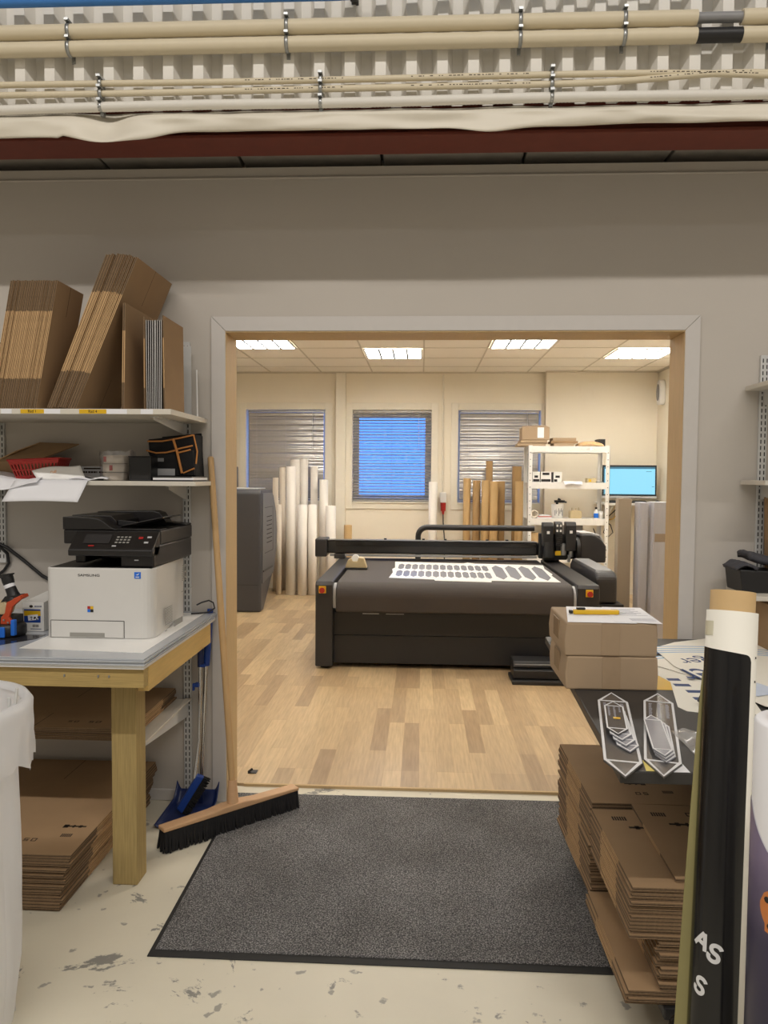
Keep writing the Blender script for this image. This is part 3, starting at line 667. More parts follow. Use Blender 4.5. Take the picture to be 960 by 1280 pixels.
# tool pouch
t=thing('tool_pouch','black fabric tool pouch with orange binding on the lower shelf','pouch',(-.99,3.0,ZL+.019))
Z0=ZL+.0195
def pz(x): return Z0+.148+.018*(x+1.09)/.17
b=MB(); b.prism([(-1.085,Z0),(-.905,Z0+.0),(-.915,pz(-.915)),(-1.098,pz(-1.098))],2.975,2.985); b.prism([(-1.085,Z0),(-.905,Z0),(-.915,pz(-.915)+.012),(-1.080,pz(-1.08)+.014)],3.085,3.095)
b.prism([(2.985,Z0),(3.085,Z0),(3.085,pz(-.91)),(2.985,pz(-.91))],-.918,-.908,'x'); b.prism([(2.985,Z0),(3.085,Z0),(3.085,pz(-1.1)),(2.985,pz(-1.1))],-1.092,-1.082,'x'); b.box(-1.082,-.918,2.985,3.085,Z0,Z0+.006)
obj('body',b,Mt['cloth'],t,.002)
obj('front_pocket',MB().prism([(-1.05,Z0+.002),(-.965,Z0+.002),(-.985,Z0+.10),(-1.096,Z0+.098)],2.962,2.9745),Mt['cloth'],t,.003)
obj('side_pocket',MB().prism([(-.965,Z0+.002),(-.905,Z0+.004),(-.912,Z0+.105),(-.978,Z0+.095)],2.960,2.9745),Mt['cloth'],t,.003)
def strip(parent,pts,w=.007):
    q=MB(); q.tube(pts,w/2,6); return obj('orange_binding',q,Mt['orangetrim'],parent)
strip(t,[(-1.10,2.972,pz(-1.1)-.008),(-1.04,2.970,pz(-1.04)-.014),(-.98,2.970,pz(-.98)-.010),(-.915,2.972,pz(-.915)-.002)])
strip(t,[(-1.10,2.96,Z0+.102),(-1.06,2.958,Z0+.092),(-1.02,2.957,Z0+.094),(-.975,2.957,Z0+.104)])
strip(t,[(-.99,2.957,pz(-.98)-.012),(-.975,2.956,Z0+.10),(-.955,2.956,Z0+.012)],.011)
strip(t,[(-.972,2.957,Z0+.108),(-.912,2.957,Z0+.122)]); strip(t,[(-.968,2.957,Z0+.094),(-.92,2.957,Z0+.106)]); strip(t,[(-.95,2.957,Z0+.012),(-.905,2.957,Z0+.032)])
strip(t,[(-.912,2.97,pz(-.91)),(-.900,2.98,Z0+.10),(-.903,2.972,Z0+.05)])
q=obj('badge',MB().box(-1.06,-1.03,2.9600,2.9615,Z0+.058,Z0+.072),Mt['grey'],t); q['label']='small grey badge'
q=obj('clear_pocket',MB().box(-1.062,-.985,2.9600,2.9615,Z0+.003,Z0+.030),Mt['lightgrey'],t)
# ------------------------------------------------------------------ workbench
ZT=.80
t=thing('workbench','pale timber workbench on the left carrying the printer','workbench',(-1.4,2.75,0))
obj('top_panel',MB().box(-2.4,-.868,2.30,3.124,.788,.800),Mt['white'],t)
obj('front_apron',MB().box(-2.4,-.873,2.312,2.350,.7245,.7875),Mt['lumber_x'],t,.002)
obj('side_apron',MB().box(-.907,-.871,2.3505,3.06,.705,.7875),Mt['lumber_y'],t,.002)
obj('leg',MB().box(-1.042,-.956,2.459,2.546,.0005,.7875),Mt['lumber'],t,.003)
obj('leg',MB().box(-2.30,-2.214,2.459,2.546,.0005,.7875),Mt['lumber'],t,.003)
q=MB()
for x in(-1.13,-.985,-1.02): q.cyl((x,2.3125,.757+rnd(.012)),(x,2.3108,.757),.003,n=8)
obj('screw',q,Mt['zinc'],t)
for i,n in enumerate(('bottom','second','third','top')):
    e=.004*(i%2)
    single('acrylic_sheet',MB().box(-2.4,-.862-e,2.292+e,3.122,.8005+.0055*i,.8055+.0055*i),Mt['acrylic'],f'clear acrylic sheet, {n} of the stack on the workbench'+(' from below' if n in('second','third') else ''),'acrylic sheet',group='acrylic sheets on the workbench',bevel=.0008)
ZT=.8222
single('white_film',MB().prism([(-1.33,2.41),(-.90,2.375),(-.905,3.09),(-1.33,3.09)],ZT,ZT+.0006,'z'),Mt['film'],'white protective film on the acrylic under and before the printer','film')
single('dark_film',MB().prism([(-1.9,2.40),(-1.45,2.40),(-1.345,2.55),(-1.345,2.62),(-1.9,2.62)],ZT,ZT+.0006,'z'),Mt['darkfilm'],'shiny dark film on the bench left of the printer','film')
ZT=.823
# ------------------------------------------------------------------ printer
px0,px1,py0,py1=-1.324,-.938,2.575,3.03
t=thing('laser_printer','white and black multifunction laser printer on the workbench','printer',(-1.13,2.8,ZT))
def rr(x0,x1,y0,y1,r,n=6):
    o_=[]
    for cx,cy,a in((x1-r,y0+r,-PI/2),(x1-r,y1-.01,0),(x0+.01,y1-.01,PI/2),(x0+r*.6,y0+r*.6,PI)):
        rad=r if (cy==y0+r) else (.01 if cy==y1-.01 else r*.6)
        for k in range(n+1): th=a+PI/2*k/n; o_.append((cx+rad*math.cos(th),cy+rad*math.sin(th)))
    return o_
obj('body',MB().prism(rr(px0,px1,py0,py1,.045),ZT,1.072,'z'),Mt['prwhite'],t,.004)
g=MB(); f=py0-.0006
g.box(-1.305,-1.04,f-.0004,f+.001,.885,.8868); g.box(-1.3055,-1.3040,f-.0004,f+.001,.826,.885); g.box(-1.0415,-1.04,f-.0004,f+.001,.826,.885)
dr=obj('paper_drawer',MB().box(-1.303,-1.0425,py0-.003,py0-.0005,.827,.8845),Mt['prwhite'],t,.001)
obj('handle_recess',MB().box(-1.235,-1.11,py0-.0042,py0-.0031,.829,.843),Mt['prgrey'],dr)
obj('drawer_gap',g,Mt['slot'],t)
v=MB()
for k in range(9): v.box(px1-.0005,px1+.0006,2.90,2.955,1.015+.007*k-.03,1.018+.007*k-.03)
for k in range(11): v.box(px1-.0005,px1+.0006,2.70,2.78,.848+.006*k,.8505+.006*k)
v.box(px1-.0005,px1+.0006,2.89,3.03,.942,.944); v.box(px1-.0005,px1+.0006,2.70,2.72,.826,.828)
obj('side_vent',v,Mt['prgrey'],t)
obj('side_notch',MB().box(px1-.0005,px1+.0008,2.80,2.90,ZT+.001,.845),Mt['prgrey'],t)
# output tray deck
obj('output_tray',MB().prism([(2.588,1.0725),(3.02,1.0725),(3.02,1.082),(2.70,1.074)],-1.312,-.945,'x'),Mt['prblack'],t)
b=MB(); b.box(-1.243,-1.205,2.635,3.025,1.083,1.148); b.box(-1.205,-1.06,2.76,3.025,1.083,1.148); b.box(-1.06,-.940,2.595,3.03,1.074,1.149)
obj('upper_housing',b,Mt['prblack'],t,.006)
obj('control_panel',MB().prism([(2.578,1.134),(2.580,1.114),(2.64,1.113),(2.66,1.148),(2.66,1.196),(2.655,1.196),(2.586,1.142)],-1.243,-.940,'x'),Mt['prblack'],t,.004)
nrm=(1.196-1.142)/(2.655-2.586); ang=math.atan(nrm)
def panel(x0,x1,s0,s1,m,nm):
    q=MB(); M=T(0,2.586,1.142)@RX(ang)@Matrix.Diagonal((1,.55,1,1)); q.box(x0,x1,s0,s1,.0012,.0022,0,M); return obj(nm,q,m,t)
panel(-1.20,-1.105,.04,.125,Mt['charcoal'],'display')
for i in range(4):
    for j in range(3): panel(-1.085+.014*i,-1.076+.014*i,.045+.025*j,.057+.025*j,Mt['prgrey'],'key')
a=panel(-1.005,-.99,.085,.105,Mt['red'],'start_button'); panel(-.98,-.965,.045,.06,Mt['lightgrey'],'start_key'); panel(-1.09,-1.075,.012,.022,Mt['lightgrey'],'led_light'); panel(-1.175,-1.155,.012,.022,Mt['red'],'led_light'); panel(-.975,-.96,.095,.11,Mt['lightgrey'],'start_key')
obj('usb_mark',MB().box(-1.01,-.995,2.5935,2.5945,1.098,1.101),Mt['lightgrey'],t)
# scanner and feeder
b=MB(); b.box(-1.298,-.938,2.662,3.03,1.149,1.2005)
obj('scanner',b,Mt['prblack'],t,.005)
pr=[(-1.298,1.201),(-.939,1.201),(-.939,1.205),(-1.10,1.204)]+[(-1.10-.075*k/8,1.204+.037*(.5-.5*math.cos(PI*k/8))) for k in range(1,9)]+[(-1.20,1.245),(-1.298,1.247)]
b=MB(); b.prism(pr,2.657,2.73)
pr2=[(-1.298,1.201),(-1.13,1.201),(-1.13,1.228),(-1.15,1.248),(-1.298,1.250)]; b.prism(pr2,2.7305,2.95)
pr3=[(-1.298,1.201),(-.939,1.201),(-.939,1.206),(-1.02,1.214),(-1.045,1.250),(-1.07,1.257),(-1.298,1.253)]; b.prism(pr3,2.9505,3.025)
obj('document_feeder',b,Mt['prblack'],t,.004)
obj('feeder_tray',MB().prism([(-1.125,1.209),(-1.12,1.2055),(-.955,1.241),(-.957,1.246)],2.735,2.945),Mt['prblack'],t,.0015)
obj('paper_guide',MB().prism([(-1.128,1.212),(-1.06,1.214),(-1.06,1.226),(-1.128,1.232)],2.74,2.755),Mt['black'],t,.001)
text('brand_lettering','SAMSUNG',.0150,Mt['black'],t,T(-1.166+1.13,py0-.0006-2.8,1.046-ZT)@FACE@Matrix.Diagonal((1.15,.8,1,1)))
em=obj('colour_emblem',MB().box(-1.172,-1.162,py0-.0012,py0+.001,.927,.937,0).box(-1.161,-1.151,py0-.0012,py0+.001,.927,.937,1).box(-1.172,-1.162,py0-.0012,py0+.001,.916,.926,2).box(-1.161,-1.151,py0-.0012,py0+.001,.916,.926,3),[Mt['red'],Mt['yellow'],Mt['bluebright'],Mt['black']],t)
q=obj('energy_sticker',MB().box(-1.003,-.98,py0-.0012,py0+.001,1.037,1.060),Mt['bluebright'],t); q['label']='blue square sticker with a pale mark'
obj('sticker_mark',MB().prism([(-.998,1.041),(-.985,1.041),(-.985,1.044),(-.998,1.044)],py0-.002,py0-.0012).prism([(-.998,1.050),(-.990,1.049),(-.984,1.057),(-.99,1.053)],py0-.002,py0-.0012),Mt['white'],q)
# toner box
t=thing('toner_box','small white toner box with blue and orange label beside the printer','box',(-1.41,2.74,ZT))
X0,X1,Y0,Y1=-1.462,-1.382,2.675,2.86
obj('carton',MB().box(X0,X1,Y0,Y1,ZT,.930).prism([(Y0+.01,.9302),(Y1,.9302),(Y1,.944)],X0,X1,'x'),Mt['white'],t,.001)
b=MB(); F_=Y0-.0008
b.box(X0+.006,X1-.012,F_,Y0-.0001,.899,.904,0); b.box(X0+.006,X1-.012,F_,Y0-.0001,.880,.8985,1); b.box(X0+.006,X1-.012,F_,Y0-.0001,.855,.8795,0)
b.add([(X0+.022,F_-.0006,.862),(X1-.020,F_-.0006,.866),(X1-.022,F_-.0006,.886),(X0+.020,F_-.0006,.882)],[(0,1,2,3)],2)
b.prism([(X0+.033+.007*math.cos(k*PI/6),.915+.005*math.sin(k*PI/6)) for k in range(12)],F_,Y0-.0001,'y',3)
for k in range(4): b.box(X0+.046+.007*k,X0+.051+.007*k,F_,Y0-.0001,.912,.918,4)
for k in range(6): b.box(X0+.038+.004*k,X0+.040+.004*k,F_,Y0-.0001,.838,.848,3)
b.box(X0+.03,X0+.07,F_,Y0-.0001,.830,.833,4)
for k in range(3): b.box(X0+.03+.013*k,X0+.038+.013*k,F_-.001,F_-.0007,.873-.003*(k%2),.877,3); b.box(X0+.032+.010*k,X0+.037+.010*k,F_-.001,F_-.0007,.866+.002*(k%2),.870,3)
obj('printed_label',b,[Mt['blue'],Mt['yellow'],Mt['paper'],Mt['ink'],Mt['papergrey']],t)
# strapping tool
TOOL=t=thing('strapping_tool','orange and black battery strapping tool standing on the bench left of the printer','power tool',(-1.46,2.60,ZT+.0005))
bx,by=-1.455,2.60
b=MB(); b.lathe([(.0,0),(.058,0),(.064,.008),(.064,.040),(.056,.052),(0,.052)],(bx,by,ZT+.0005),24); b.box(bx-.06,bx+.035,by-.02,by+.045,ZT+.045,ZT+.085)
obj('base',b,Mt['black'],t,.003)
obj('blue_clip',MB().box(bx-.018,bx+.014,by-.0685,by-.060,ZT+.003,ZT+.046).box(bx+.034,bx+.050,by-.058,by-.036,ZT+.010,ZT+.075),Mt['bluebright'],t,.003)
obj('housing',MB().prism([(bx-.068,ZT+.088),(bx-.005,ZT+.088),(bx+.010,ZT+.13),(bx-.012,ZT+.142),(bx-.04,ZT+.118)],by-.02,by+.04),Mt['beige'],t,.006)
obj('lever',MB().prism([(bx-.022,ZT+.052),(bx+.026,ZT+.052),(bx+.028,ZT+.062),(bx+.014,ZT+.082),(bx+.030,ZT+.125),(bx+.068,ZT+.158),(bx+.062,ZT+.172),(bx+.005,ZT+.142),(bx-.003,ZT+.10),(bx-.020,ZT+.080)],by-.034,by-.018).prism([(bx+.005,ZT+.130),(bx+.068,ZT+.160),(bx+.062,ZT+.174),(bx-.004,ZT+.145)],by-.018,by+.03),Mt['orange'],t,.003)
h=MB(); h.tube([(bx+.015,by+.01,ZT+.148),(bx+.008,by+.01,ZT+.175),(bx-.004,by+.01,ZT+.205),(bx-.010,by+.01,ZT+.225),(bx-.016,by+.01,ZT+.246)],[.033,.023,.021,.024,.024],16)
h.prism([(bx-.06,ZT+.232),(bx+.006,ZT+.252),(bx+.006,ZT+.258),(bx-.042,ZT+.252)],by-.012,by+.03); h.prism([(bx-.03,ZT+.138),(bx+.055,ZT+.163),(bx+.05,ZT+.172),(bx-.01,ZT+.165)],by-.017,by+.029)
hd=obj('grip',h,Mt['black'],t)
obj('white_tape_label',MB().tube([(bx-.002,by+.01,ZT+.199),(bx-.0075,by+.01,ZT+.213)],[.0222,.0232],16,caps=False),Mt['paper'],hd)
obj('dial',MB().cyl((bx-.005,by-.0345,ZT+.070),(bx-.005,by-.038,ZT+.070),.004,n=10).cyl((bx+.012,by-.0345,ZT+.060),(bx+.012,by-.038,ZT+.060),.004,n=10),Mt['zinc'],t)
TOOL.scale=(.86,.86,.86); TOOL.location.x-=.012
single('beige_block',MB().prism([(2.70,ZT),(2.80,ZT),(2.80,ZT+.085),(2.765,ZT+.10),(2.70,ZT+.07)],-1.66,-1.575,'x'),Mt['beige'],'beige block at the left photo edge behind the strapping tool','block',bevel=.006)
# black cable on the wall
single('black_cable',MB().tube([(-1.88,YW-.02,1.095),(-1.80,YW-.025,1.103),(-1.765,YW-.02,1.085),(-1.70,YW-.0085,1.03),(-1.62,YW-.0085,.965),(-1.54,YW-.0085,.925),(-1.45,YW-.03,.90),(-1.36,YW-.05,.89)],.0075,8),Mt['black'],'black cable running down the wall behind the printer','cable')
single('black_cable',MB().tube([(-1.80,YW-.034,1.10),(-1.765,YW-.022,1.06),(-1.765,YW-.010,1.02),(-1.79,YW-.008,.985),(-1.84,YW-.008,.95)],.006,8),Mt['black'],'short black cable loop below the left wall upright','cable')
single('power_cord',MB().tube([(-.93,3.06,.862),(-.91,3.07,.872),(-.885,3.085,.878),(-.868,3.09,.868),(-.862,3.09,.845),(-.885,3.08,.829),(-.92,3.06,.828),(-.95,3.05,.8275)],.0032,8),Mt['black'],'thin black cord looping from the back of the printer','cable')
# ------------------------------------------------------------------ cartons under the workbench
me=flatbox(.60,.79,.0086,.20)
n=20
def mark(parent,items,M,name='printed_mark'):
    """items: list of local (x0,x1,y0,y1) rectangles printed on a sheet's upper face"""
    b=MB()
    for it in items: b.box(it[0],it[1],it[2],it[3],0,.0003,0,M)
    return obj(name,b,Mt['ink'],parent,off=(0,0,0))
ARROW=[(-.055,.055,-.006,.006),(-.055,-.03,-.016,.016),(.02,.035,-.012,.012),(-.01,.0,-.013,.013)]
BAR=[(-.02+.007*k,-.0155+.007*k,-.012,.012) for k in range(6)]
LOGO=[(-.028,-.008,.008,.012),(-.028,-.024,.0,.008),(-.028,-.008,-.003,.001),(-.012,-.008,-.010,-.003),(-.028,-.008,-.013,-.009),(.004,.026,.008,.012),(.004,.026,-.013,-.009),(.004,.008,-.009,.008),(.022,.026,-.009,.008)]
def sh(items,x,y,s=1,fl=1): return [(x+a*s*fl if fl>0 else x-b*s,x+b*s*fl if fl>0 else x-a*s,y+(c if fl>0 else -d)*s,y+(d if fl>0 else -c)*s) for a,b,c,d in items]
for k in range(n):
    z=.001+.0094*k; kk=n-1-k
    sk=.042*(k/n)
    o=sheet(me,T(-1.448+sk+rnd(.005)+.006*math.sin(k*.9),2.685+rnd(.005),z)@RZ(rnd(.006)+.0+(.012 if kk==0 else 0)),
      f'flattened brown carton, {ORD[kk]} '+('sheet, black print showing, ' if kk==0 else 'from the top ')+'of the floor pile under the workbench','flattened cartons in the floor pile under the workbench')
    if kk==0:
        t_=.0086+.0001
        mark(o,sh(ARROW,.225,-.20,.72)+sh(BAR,.225,-.265,.9)+sh(LOGO,.04,-.30,.9)+sh(LOGO,.12,-.30,.8)+[(-.02,.05,-.235,-.231)],T(0,0,t_))
me=flatbox(.70,.52,.0072,.16)
for k in range(6):
    z=.4525+.0078*k; kk=5-k
    o=sheet(me,T(-1.385+rnd(.006),2.842+rnd(.006),z)@RZ(rnd(.008)),f'flattened brown carton, {ORD[kk]} of the six on the low shelf under the workbench','flattened cartons on the low shelf under the workbench')
    if kk==0: mark(o,sh(LOGO,.12,-.19,.7)+sh(LOGO,.20,-.19,.8),T(0,0,.0073))
# ------------------------------------------------------------------ bin liner on a wire stand
t=thing('bin_liner','translucent white bin liner hung over a stand at the left edge','bin bag',(-1.195,1.75,0))
def lin(u,v):
    a=2*PI*u; z=.825-.818*v
    w_=NZ.noise((math.cos(a)*2.2,math.sin(a)*2.2,z*1.5))*.016+NZ.noise((math.cos(a)*7,math.sin(a)*7,z*1.1))*.020*min(1,v*6)+NZ.noise((math.cos(a)*14,math.sin(a)*14,z*.8))*.008*min(1,v*5)
    r=.205-.02*min(1,v*5)+w_-.015*max(0,v-.8)*5
    return (-1.195+r*math.cos(a),1.75+r*math.sin(a),z)
obj('bag',MB().grid(lin,72,30),Mt['liner'],t)
def cuff(u,v):
    a=2*PI*u; low=.135+.07*NZ.noise((math.cos(a)*2,math.sin(a)*2,3))+.03*NZ.noise((math.cos(a)*8,math.sin(a)*8,1))
    if v<.25: ph=PI*v/.25; r=.215-.012*math.cos(ph); z=.825+.018*math.sin(ph)
    else:
        q=(v-.25)/.75; r=.232+.018*q*NZ.noise((math.cos(a)*6,math.sin(a)*6,q*2))+.004*math.sin(a*9)*q; z=.825-low*q
    return (-1.195+r*math.cos(a),1.75+r*math.sin(a),z)
obj('folded_cuff',MB().grid(cuff,96,12),Mt['liner'],t)
def inn(u,v):
    a=2*PI*u; return (-1.195+(.2-.02*v)*math.cos(a),1.75+(.2-.02*v)*math.sin(a),.85-.25*v)
q=MB()
R_=.211
q.tube([(-1.195+R_*math.cos(2*PI*k/40),1.75+R_*math.sin(2*PI*k/40),.830) for k in range(41)],.005,8)
q.cyl((-.985,1.76,.83),(-.978,1.76,.88),.004,n=8)
for a in(.6,2.2,3.8,5.2): q.cyl((-1.195+.176*math.cos(a),1.75+.176*math.sin(a),.002),(-1.195+.176*math.cos(a),1.75+.176*math.sin(a),.828),.005,n=8)
obj('wire_stand',q,Mt['steelwhite'],t)
# ------------------------------------------------------------------ floor mat
t=thing('floor_mat','large dark grey speckled floor mat before the opening','mat',(-.1,2.65,0))
Q=[(-.785,2.088),(.62,2.088),(.615,3.228),(-.80,3.222)]
b=MB(); b.prism([(-.770,2.114),(.602,2.114),(.598,3.213),(-.788,3.208)],.0008,.0095,'z'); obj('pile',b,Mt['mat'],t,.002)
b=MB(); I_=[(-.770,2.114),(.602,2.114),(.598,3.213),(-.788,3.208)]
for i in range(4):
    j=(i+1)%4
    a,bb,c_,d=Q[i],Q[j],I_[j],I_[i]
    b.add([(*a,.0006),(*bb,.0006),(*c_,.0006),(*d,.0006),(*a,.003),(*bb,.003),(*c_,.0062),(*d,.0062)],[(3,2,1,0),(4,5,6,7),(0,1,5,4),(1,2,6,5),(2,3,7,6),(3,0,4,7)])
obj('rubber_border',b,Mt['rubber'],t)
# ------------------------------------------------------------------ broom
A=Vector((-.955,2.690,0)); B=Vector((-.520,3.100,0)); dv=(B-A).normalized(); nv=Vector((dv.y,-dv.x,0)); mid=(A+B)/2; Lh=(B-A).length
t=thing('push_broom','wide push broom with wooden pole leaning on the left door casing','broom',(mid.x,mid.y,0))
M=Matrix((( dv.x,nv.x,0,mid.x),(dv.y,nv.y,0,mid.y),(0,0,1,0),(0,0,0,1)))
h=Lh/2
b=MB(); b.prism([(-h,.080),(h,.080),(h,.094),(.10,.099),(.045,.106),(-.045,.106),(-.10,.099),(-h,.094)],-.026,.026,'y',0,M); obj('head_block',b,Mt['blockwood'],t,.004)
b=MB(); random.seed(3)
b.box(-h+.006,h-.006,-.020,.020,.022,.079,0,M)
for i in range(130):
    for j in range(5):
        x=-h+.008+(Lh-.016)*i/129; y=-.020+.010*j; bx=x*1.02+rnd(.006); byy=y*1.5+rnd(.006)
        b.cyl(M@Vector((x,y,.078)),M@Vector((bx,byy,.002+abs(rnd(.004)))),.0050,.0034,n=5)
obj('bristles',b,Mt['cloth'],t)
pb=Vector((mid.x+.004,mid.y,.107)); pt=Vector((-.882,3.106,1.478))
obj('socket',MB().cyl(M@Vector((0,0,.100)),pb+(pt-pb)*.06,.024,.017,n=14),Mt['blockwood'],t)
q=pb+(pt-pb)*.955
obj('pole',MB().tube([pb,pb+(pt-pb)*.5,q,pt-(pt-pb)*.004,pt],[.0135,.0135,.0128,.0128,.009],14),Mt['broomwood'],t)
# ------------------------------------------------------------------ dustpan and its brush
t=thing('dustpan','blue long-handled dustpan standing behind the broom head','dustpan',(-.94,3.0,0))
def pan(u,v):
    x=-1.045+.02*v+(.205-.025*v)*u; y=2.865+.225*v
    e=min(u,1-u)*2; z=.006+.010*v
    if v>.80: z+=((v-.80)/.2)**1.5*.055
    s=max(0,(abs(u-.5)-.40)/.10); z+=s**1.5*(.012+.022*v)
    return (x,y,z)
obj('pan',MB().grid(pan,30,24),Mt['navy'],t,solid=.004)
obj('pan_bracket',MB().box(-.925,-.905,3.055,3.078,.022,.10),Mt['navy'],t,.003)
obj('handle_tube',MB().tube([(-.915,3.066,.09),(-.898,3.095,.66)],.0085,10),Mt['chrome'],t)
obj('handle_grip',MB().tube([(-.899,3.094,.60),(-.893,3.102,.72),(-.888,3.106,.80),(-.886,3.108,.838)],[.0135,.0150,.0135,.012],12),Mt['blue'],t)
t=thing('lobby_brush','narrow blue lobby brush on a chrome stick resting in the dustpan','brush',(-.92,2.99,.02))
b=MB(); M=T(-.925,2.985,.092)@RZ(.25)@RY(-1.02)
b.prism([(-.085,.0),(.085,0),(.08,.030),(-.075,.030)],-.014,.014,'y',0,M); obj('brush_block',b,Mt['blue'],t,.004)
b=MB()
for i in range(26):
    for j in range(3):
        x=-.08+.16*i/25; y=-.009+.009*j; b.cyl(M@Vector((x,y,.001)),M@Vector((x*1.03+rnd(.003),y*1.4+rnd(.004),-.030)),.0038,.0022,n=5)
obj('bristles',b,Mt['cloth'],t)
obj('stick',MB().tube([M@Vector((.06,0,.028)),(-.915,3.045,.30),(-.918,3.075,.66)],.008,10),Mt['chrome'],t)
obj('stick_grip',MB().tube([(-.918,3.073,.60),(-.919,3.079,.70),(-.918,3.083,.76)],.0125,12),Mt['navy'],t)
obj('clip',MB().box(-.938,-.918,3.045,3.075,.52,.535).box(-.945,-.937,3.045,3.06,.505,.535).box(-.918,-.895,3.06,3.085,.60,.612),Mt['blue'],t,.002)
# ------------------------------------------------------------------ far room: white rolls
YR=9.05
def pxX(x,y=YR): return x
def roll(x,r,z1,y,lab,m='rollwhite',square=False,g='white paper rolls by the left window',hollow=True):
    lean=.012+.09*0
    t=thing('paper_roll' if 'roll' in m else 'kraft_tube',lab,'paper roll' if 'roll' in m else 'cardboard tube',(x,y,.0095),g)
    z0=.0095
    b=MB()
    if square: b.box(x-r,x+r,y-r,y+r,z0,z1)
    else: b.pipe(r,r*.62,z0,z1,(x,y,0),22)
    obj('paper' if 'roll' in m else 'tube_wall',b,Mt[m],t,.002 if square else 0)
    if not square: 
        obj('core' if 'roll' in m else 'inner_lining',MB().pipe(r*.615,r*.5,z0,z1-.006,(x,y,0),18),Mt['core'] if 'roll' in m else Mt['kraft2'],t)
    return t
K=9.0
def XP(px,Y): # x of a photo column at depth Y (a measuring help used while laying out: tan of the column's bearing)
    return Y*math.tan(math.atan((px-480)/940)-.04996)
WR=[(344.4,7.4,597,8.98,'rollwarm'),(353,8,584,9.05,'rollwarm'),(363.6,12.6,583,8.72,'rollwhite'),(369,13,574.5,9.06,'rollwhite'),(380,10,573.5,9.06,'rollwhite'),(378,11.5,631,8.70,'rollwhite'),(392.5,9,583.5,9.04,'rollwhite'),(390.6,11,631,8.74,'rollwhite'),(404.5,11,599.5,8.92,'rollwhite'),(413.5,12.5,632.5,8.78,'rollwhite'),(348.6,7,631,8.72,'rollwarm')]
WL=['short back roll by the machine','slim grey-white back roll, second from the left','tall broad front roll, centre of the group','tall back roll behind the broad front roll','tallest back roll right of centre','low front roll just right of the broad one','tall thin back roll at the right side of the window','low front roll, second from the right','medium roll before the right window frame','broad low front roll, rightmost of the group','low slim front roll at the machine']
for (px,wd,py,Y,m),l in zip(WR,WL):
    zz=1.4-(py-(596.4+.0075*(px-527)))*Y/940*1.0
    roll(XP(px,Y),wd*Y/940/2,zz,Y,f'white paper roll: {l}',m)
roll(XP(541,9.0),10.5*9/940/2,1.4-(602-596)*9/940,9.0,'single white paper roll standing right of the middle window','rollwhite',g=None)
roll(XP(435,9.0),10*9/940/2,1.4-(657-596)*9/940,9.0,'single short kraft tube standing below the wall between left and middle windows','kraft',g=None)
KT=[(583.5,9.2,598,9.0,'kraft','leftmost kraft tube, before the right window'),(595.5,9.5,600.5,8.95,'kraft2','second kraft tube from the left, darker'),(606.5,9.6,600.5,8.82,'kraft','third kraft tube from the left, pale'),(617,10.6,602,8.82,'kraft','fourth kraft tube from the left, with a wound seam'),(626.5,8.6,601.5,8.98,'kraft2','fifth kraft tube from the left'),(611,8.4,576.5,9.06,'kraft2','tallest kraft tube, behind the group in the right window'),(645.5,11.5,583,9.02,'kraft2','tall broad kraft tube behind the one next to the white rack'),(650.5,13.5,601.5,8.74,'kraft','broad kraft tube standing next to the white rack')]
for px,wd,py,Y,m,l in KT: roll(XP(px,Y),wd*Y/940/2,1.4-(py-(596.4+.0075*(px-527)))*Y/940,Y,l,m,g='kraft tubes under the right window')
# ------------------------------------------------------------------ large dark machine on the left
t=thing('wide_format_machine','tall dark grey machine, its vented end facing us, behind the left jamb','machine',(-2.0,7.9,.0095))
x0,x1=-2.75,-1.625; yf=7.53
pf=[(yf,.0105),(yf+.14,.0105),(yf+.66,.36),(yf+.80,.60),(yf+.84,.80),(yf+.78,1.02),(yf+.62,1.22),(yf+.55,1.255),(yf+.06,1.262),(yf,1.23)]
obj('body',MB().prism(pf,x0,x1,'x'),Mt['machine'],t,.025,3)
pf2=[(yf+.03,.30),(yf+.60,.345),(yf+.765,.60),(yf+.80,.80),(yf+.745,1.01),(yf+.60,1.19),(yf+.54,1.22),(yf+.05,1.225)]
pn=obj('end_panel',MB().prism(pf2,x1+.0005,x1+.012,'x'),Mt['machineside'],t,.008)
v=MB()
for k in range(7): v.box(x1+.0125,x1+.0145,yf+.24,yf+.50,.70+.045*k,.708+.045*k)
v.box(x1+.0125,x1+.0138,yf+.14,yf+.56,1.07,1.074); v.box(x1+.0125,x1+.0138,yf+.14,yf+.56,.60,.604); v.box(x1+.0125,x1+.0138,yf+.556,yf+.56,.60,1.074)
obj('vent',v,Mt['slot'],pn); obj('handle_recess',MB().box(x1+.0125,x1+.020,yf+.05,yf+.52,.415,.435),Mt['black'],pn,.003)
obj('base_seam',MB().box(x0+.05,x1-.03,yf-.001,yf+.002,.288,.292),Mt['slot'],t)
obj('top_lid',MB().box(x0+.03,x1-.06,yf+.08,yf+.52,1.2625,1.272),Mt['lightgrey'],t,.003)
single('grey_box',MB().box(-2.42,-2.03,8.05,8.25,1.273,1.50),Mt['machineside'],'grey box on top of the dark machine beside the left jamb','box',bevel=.01)
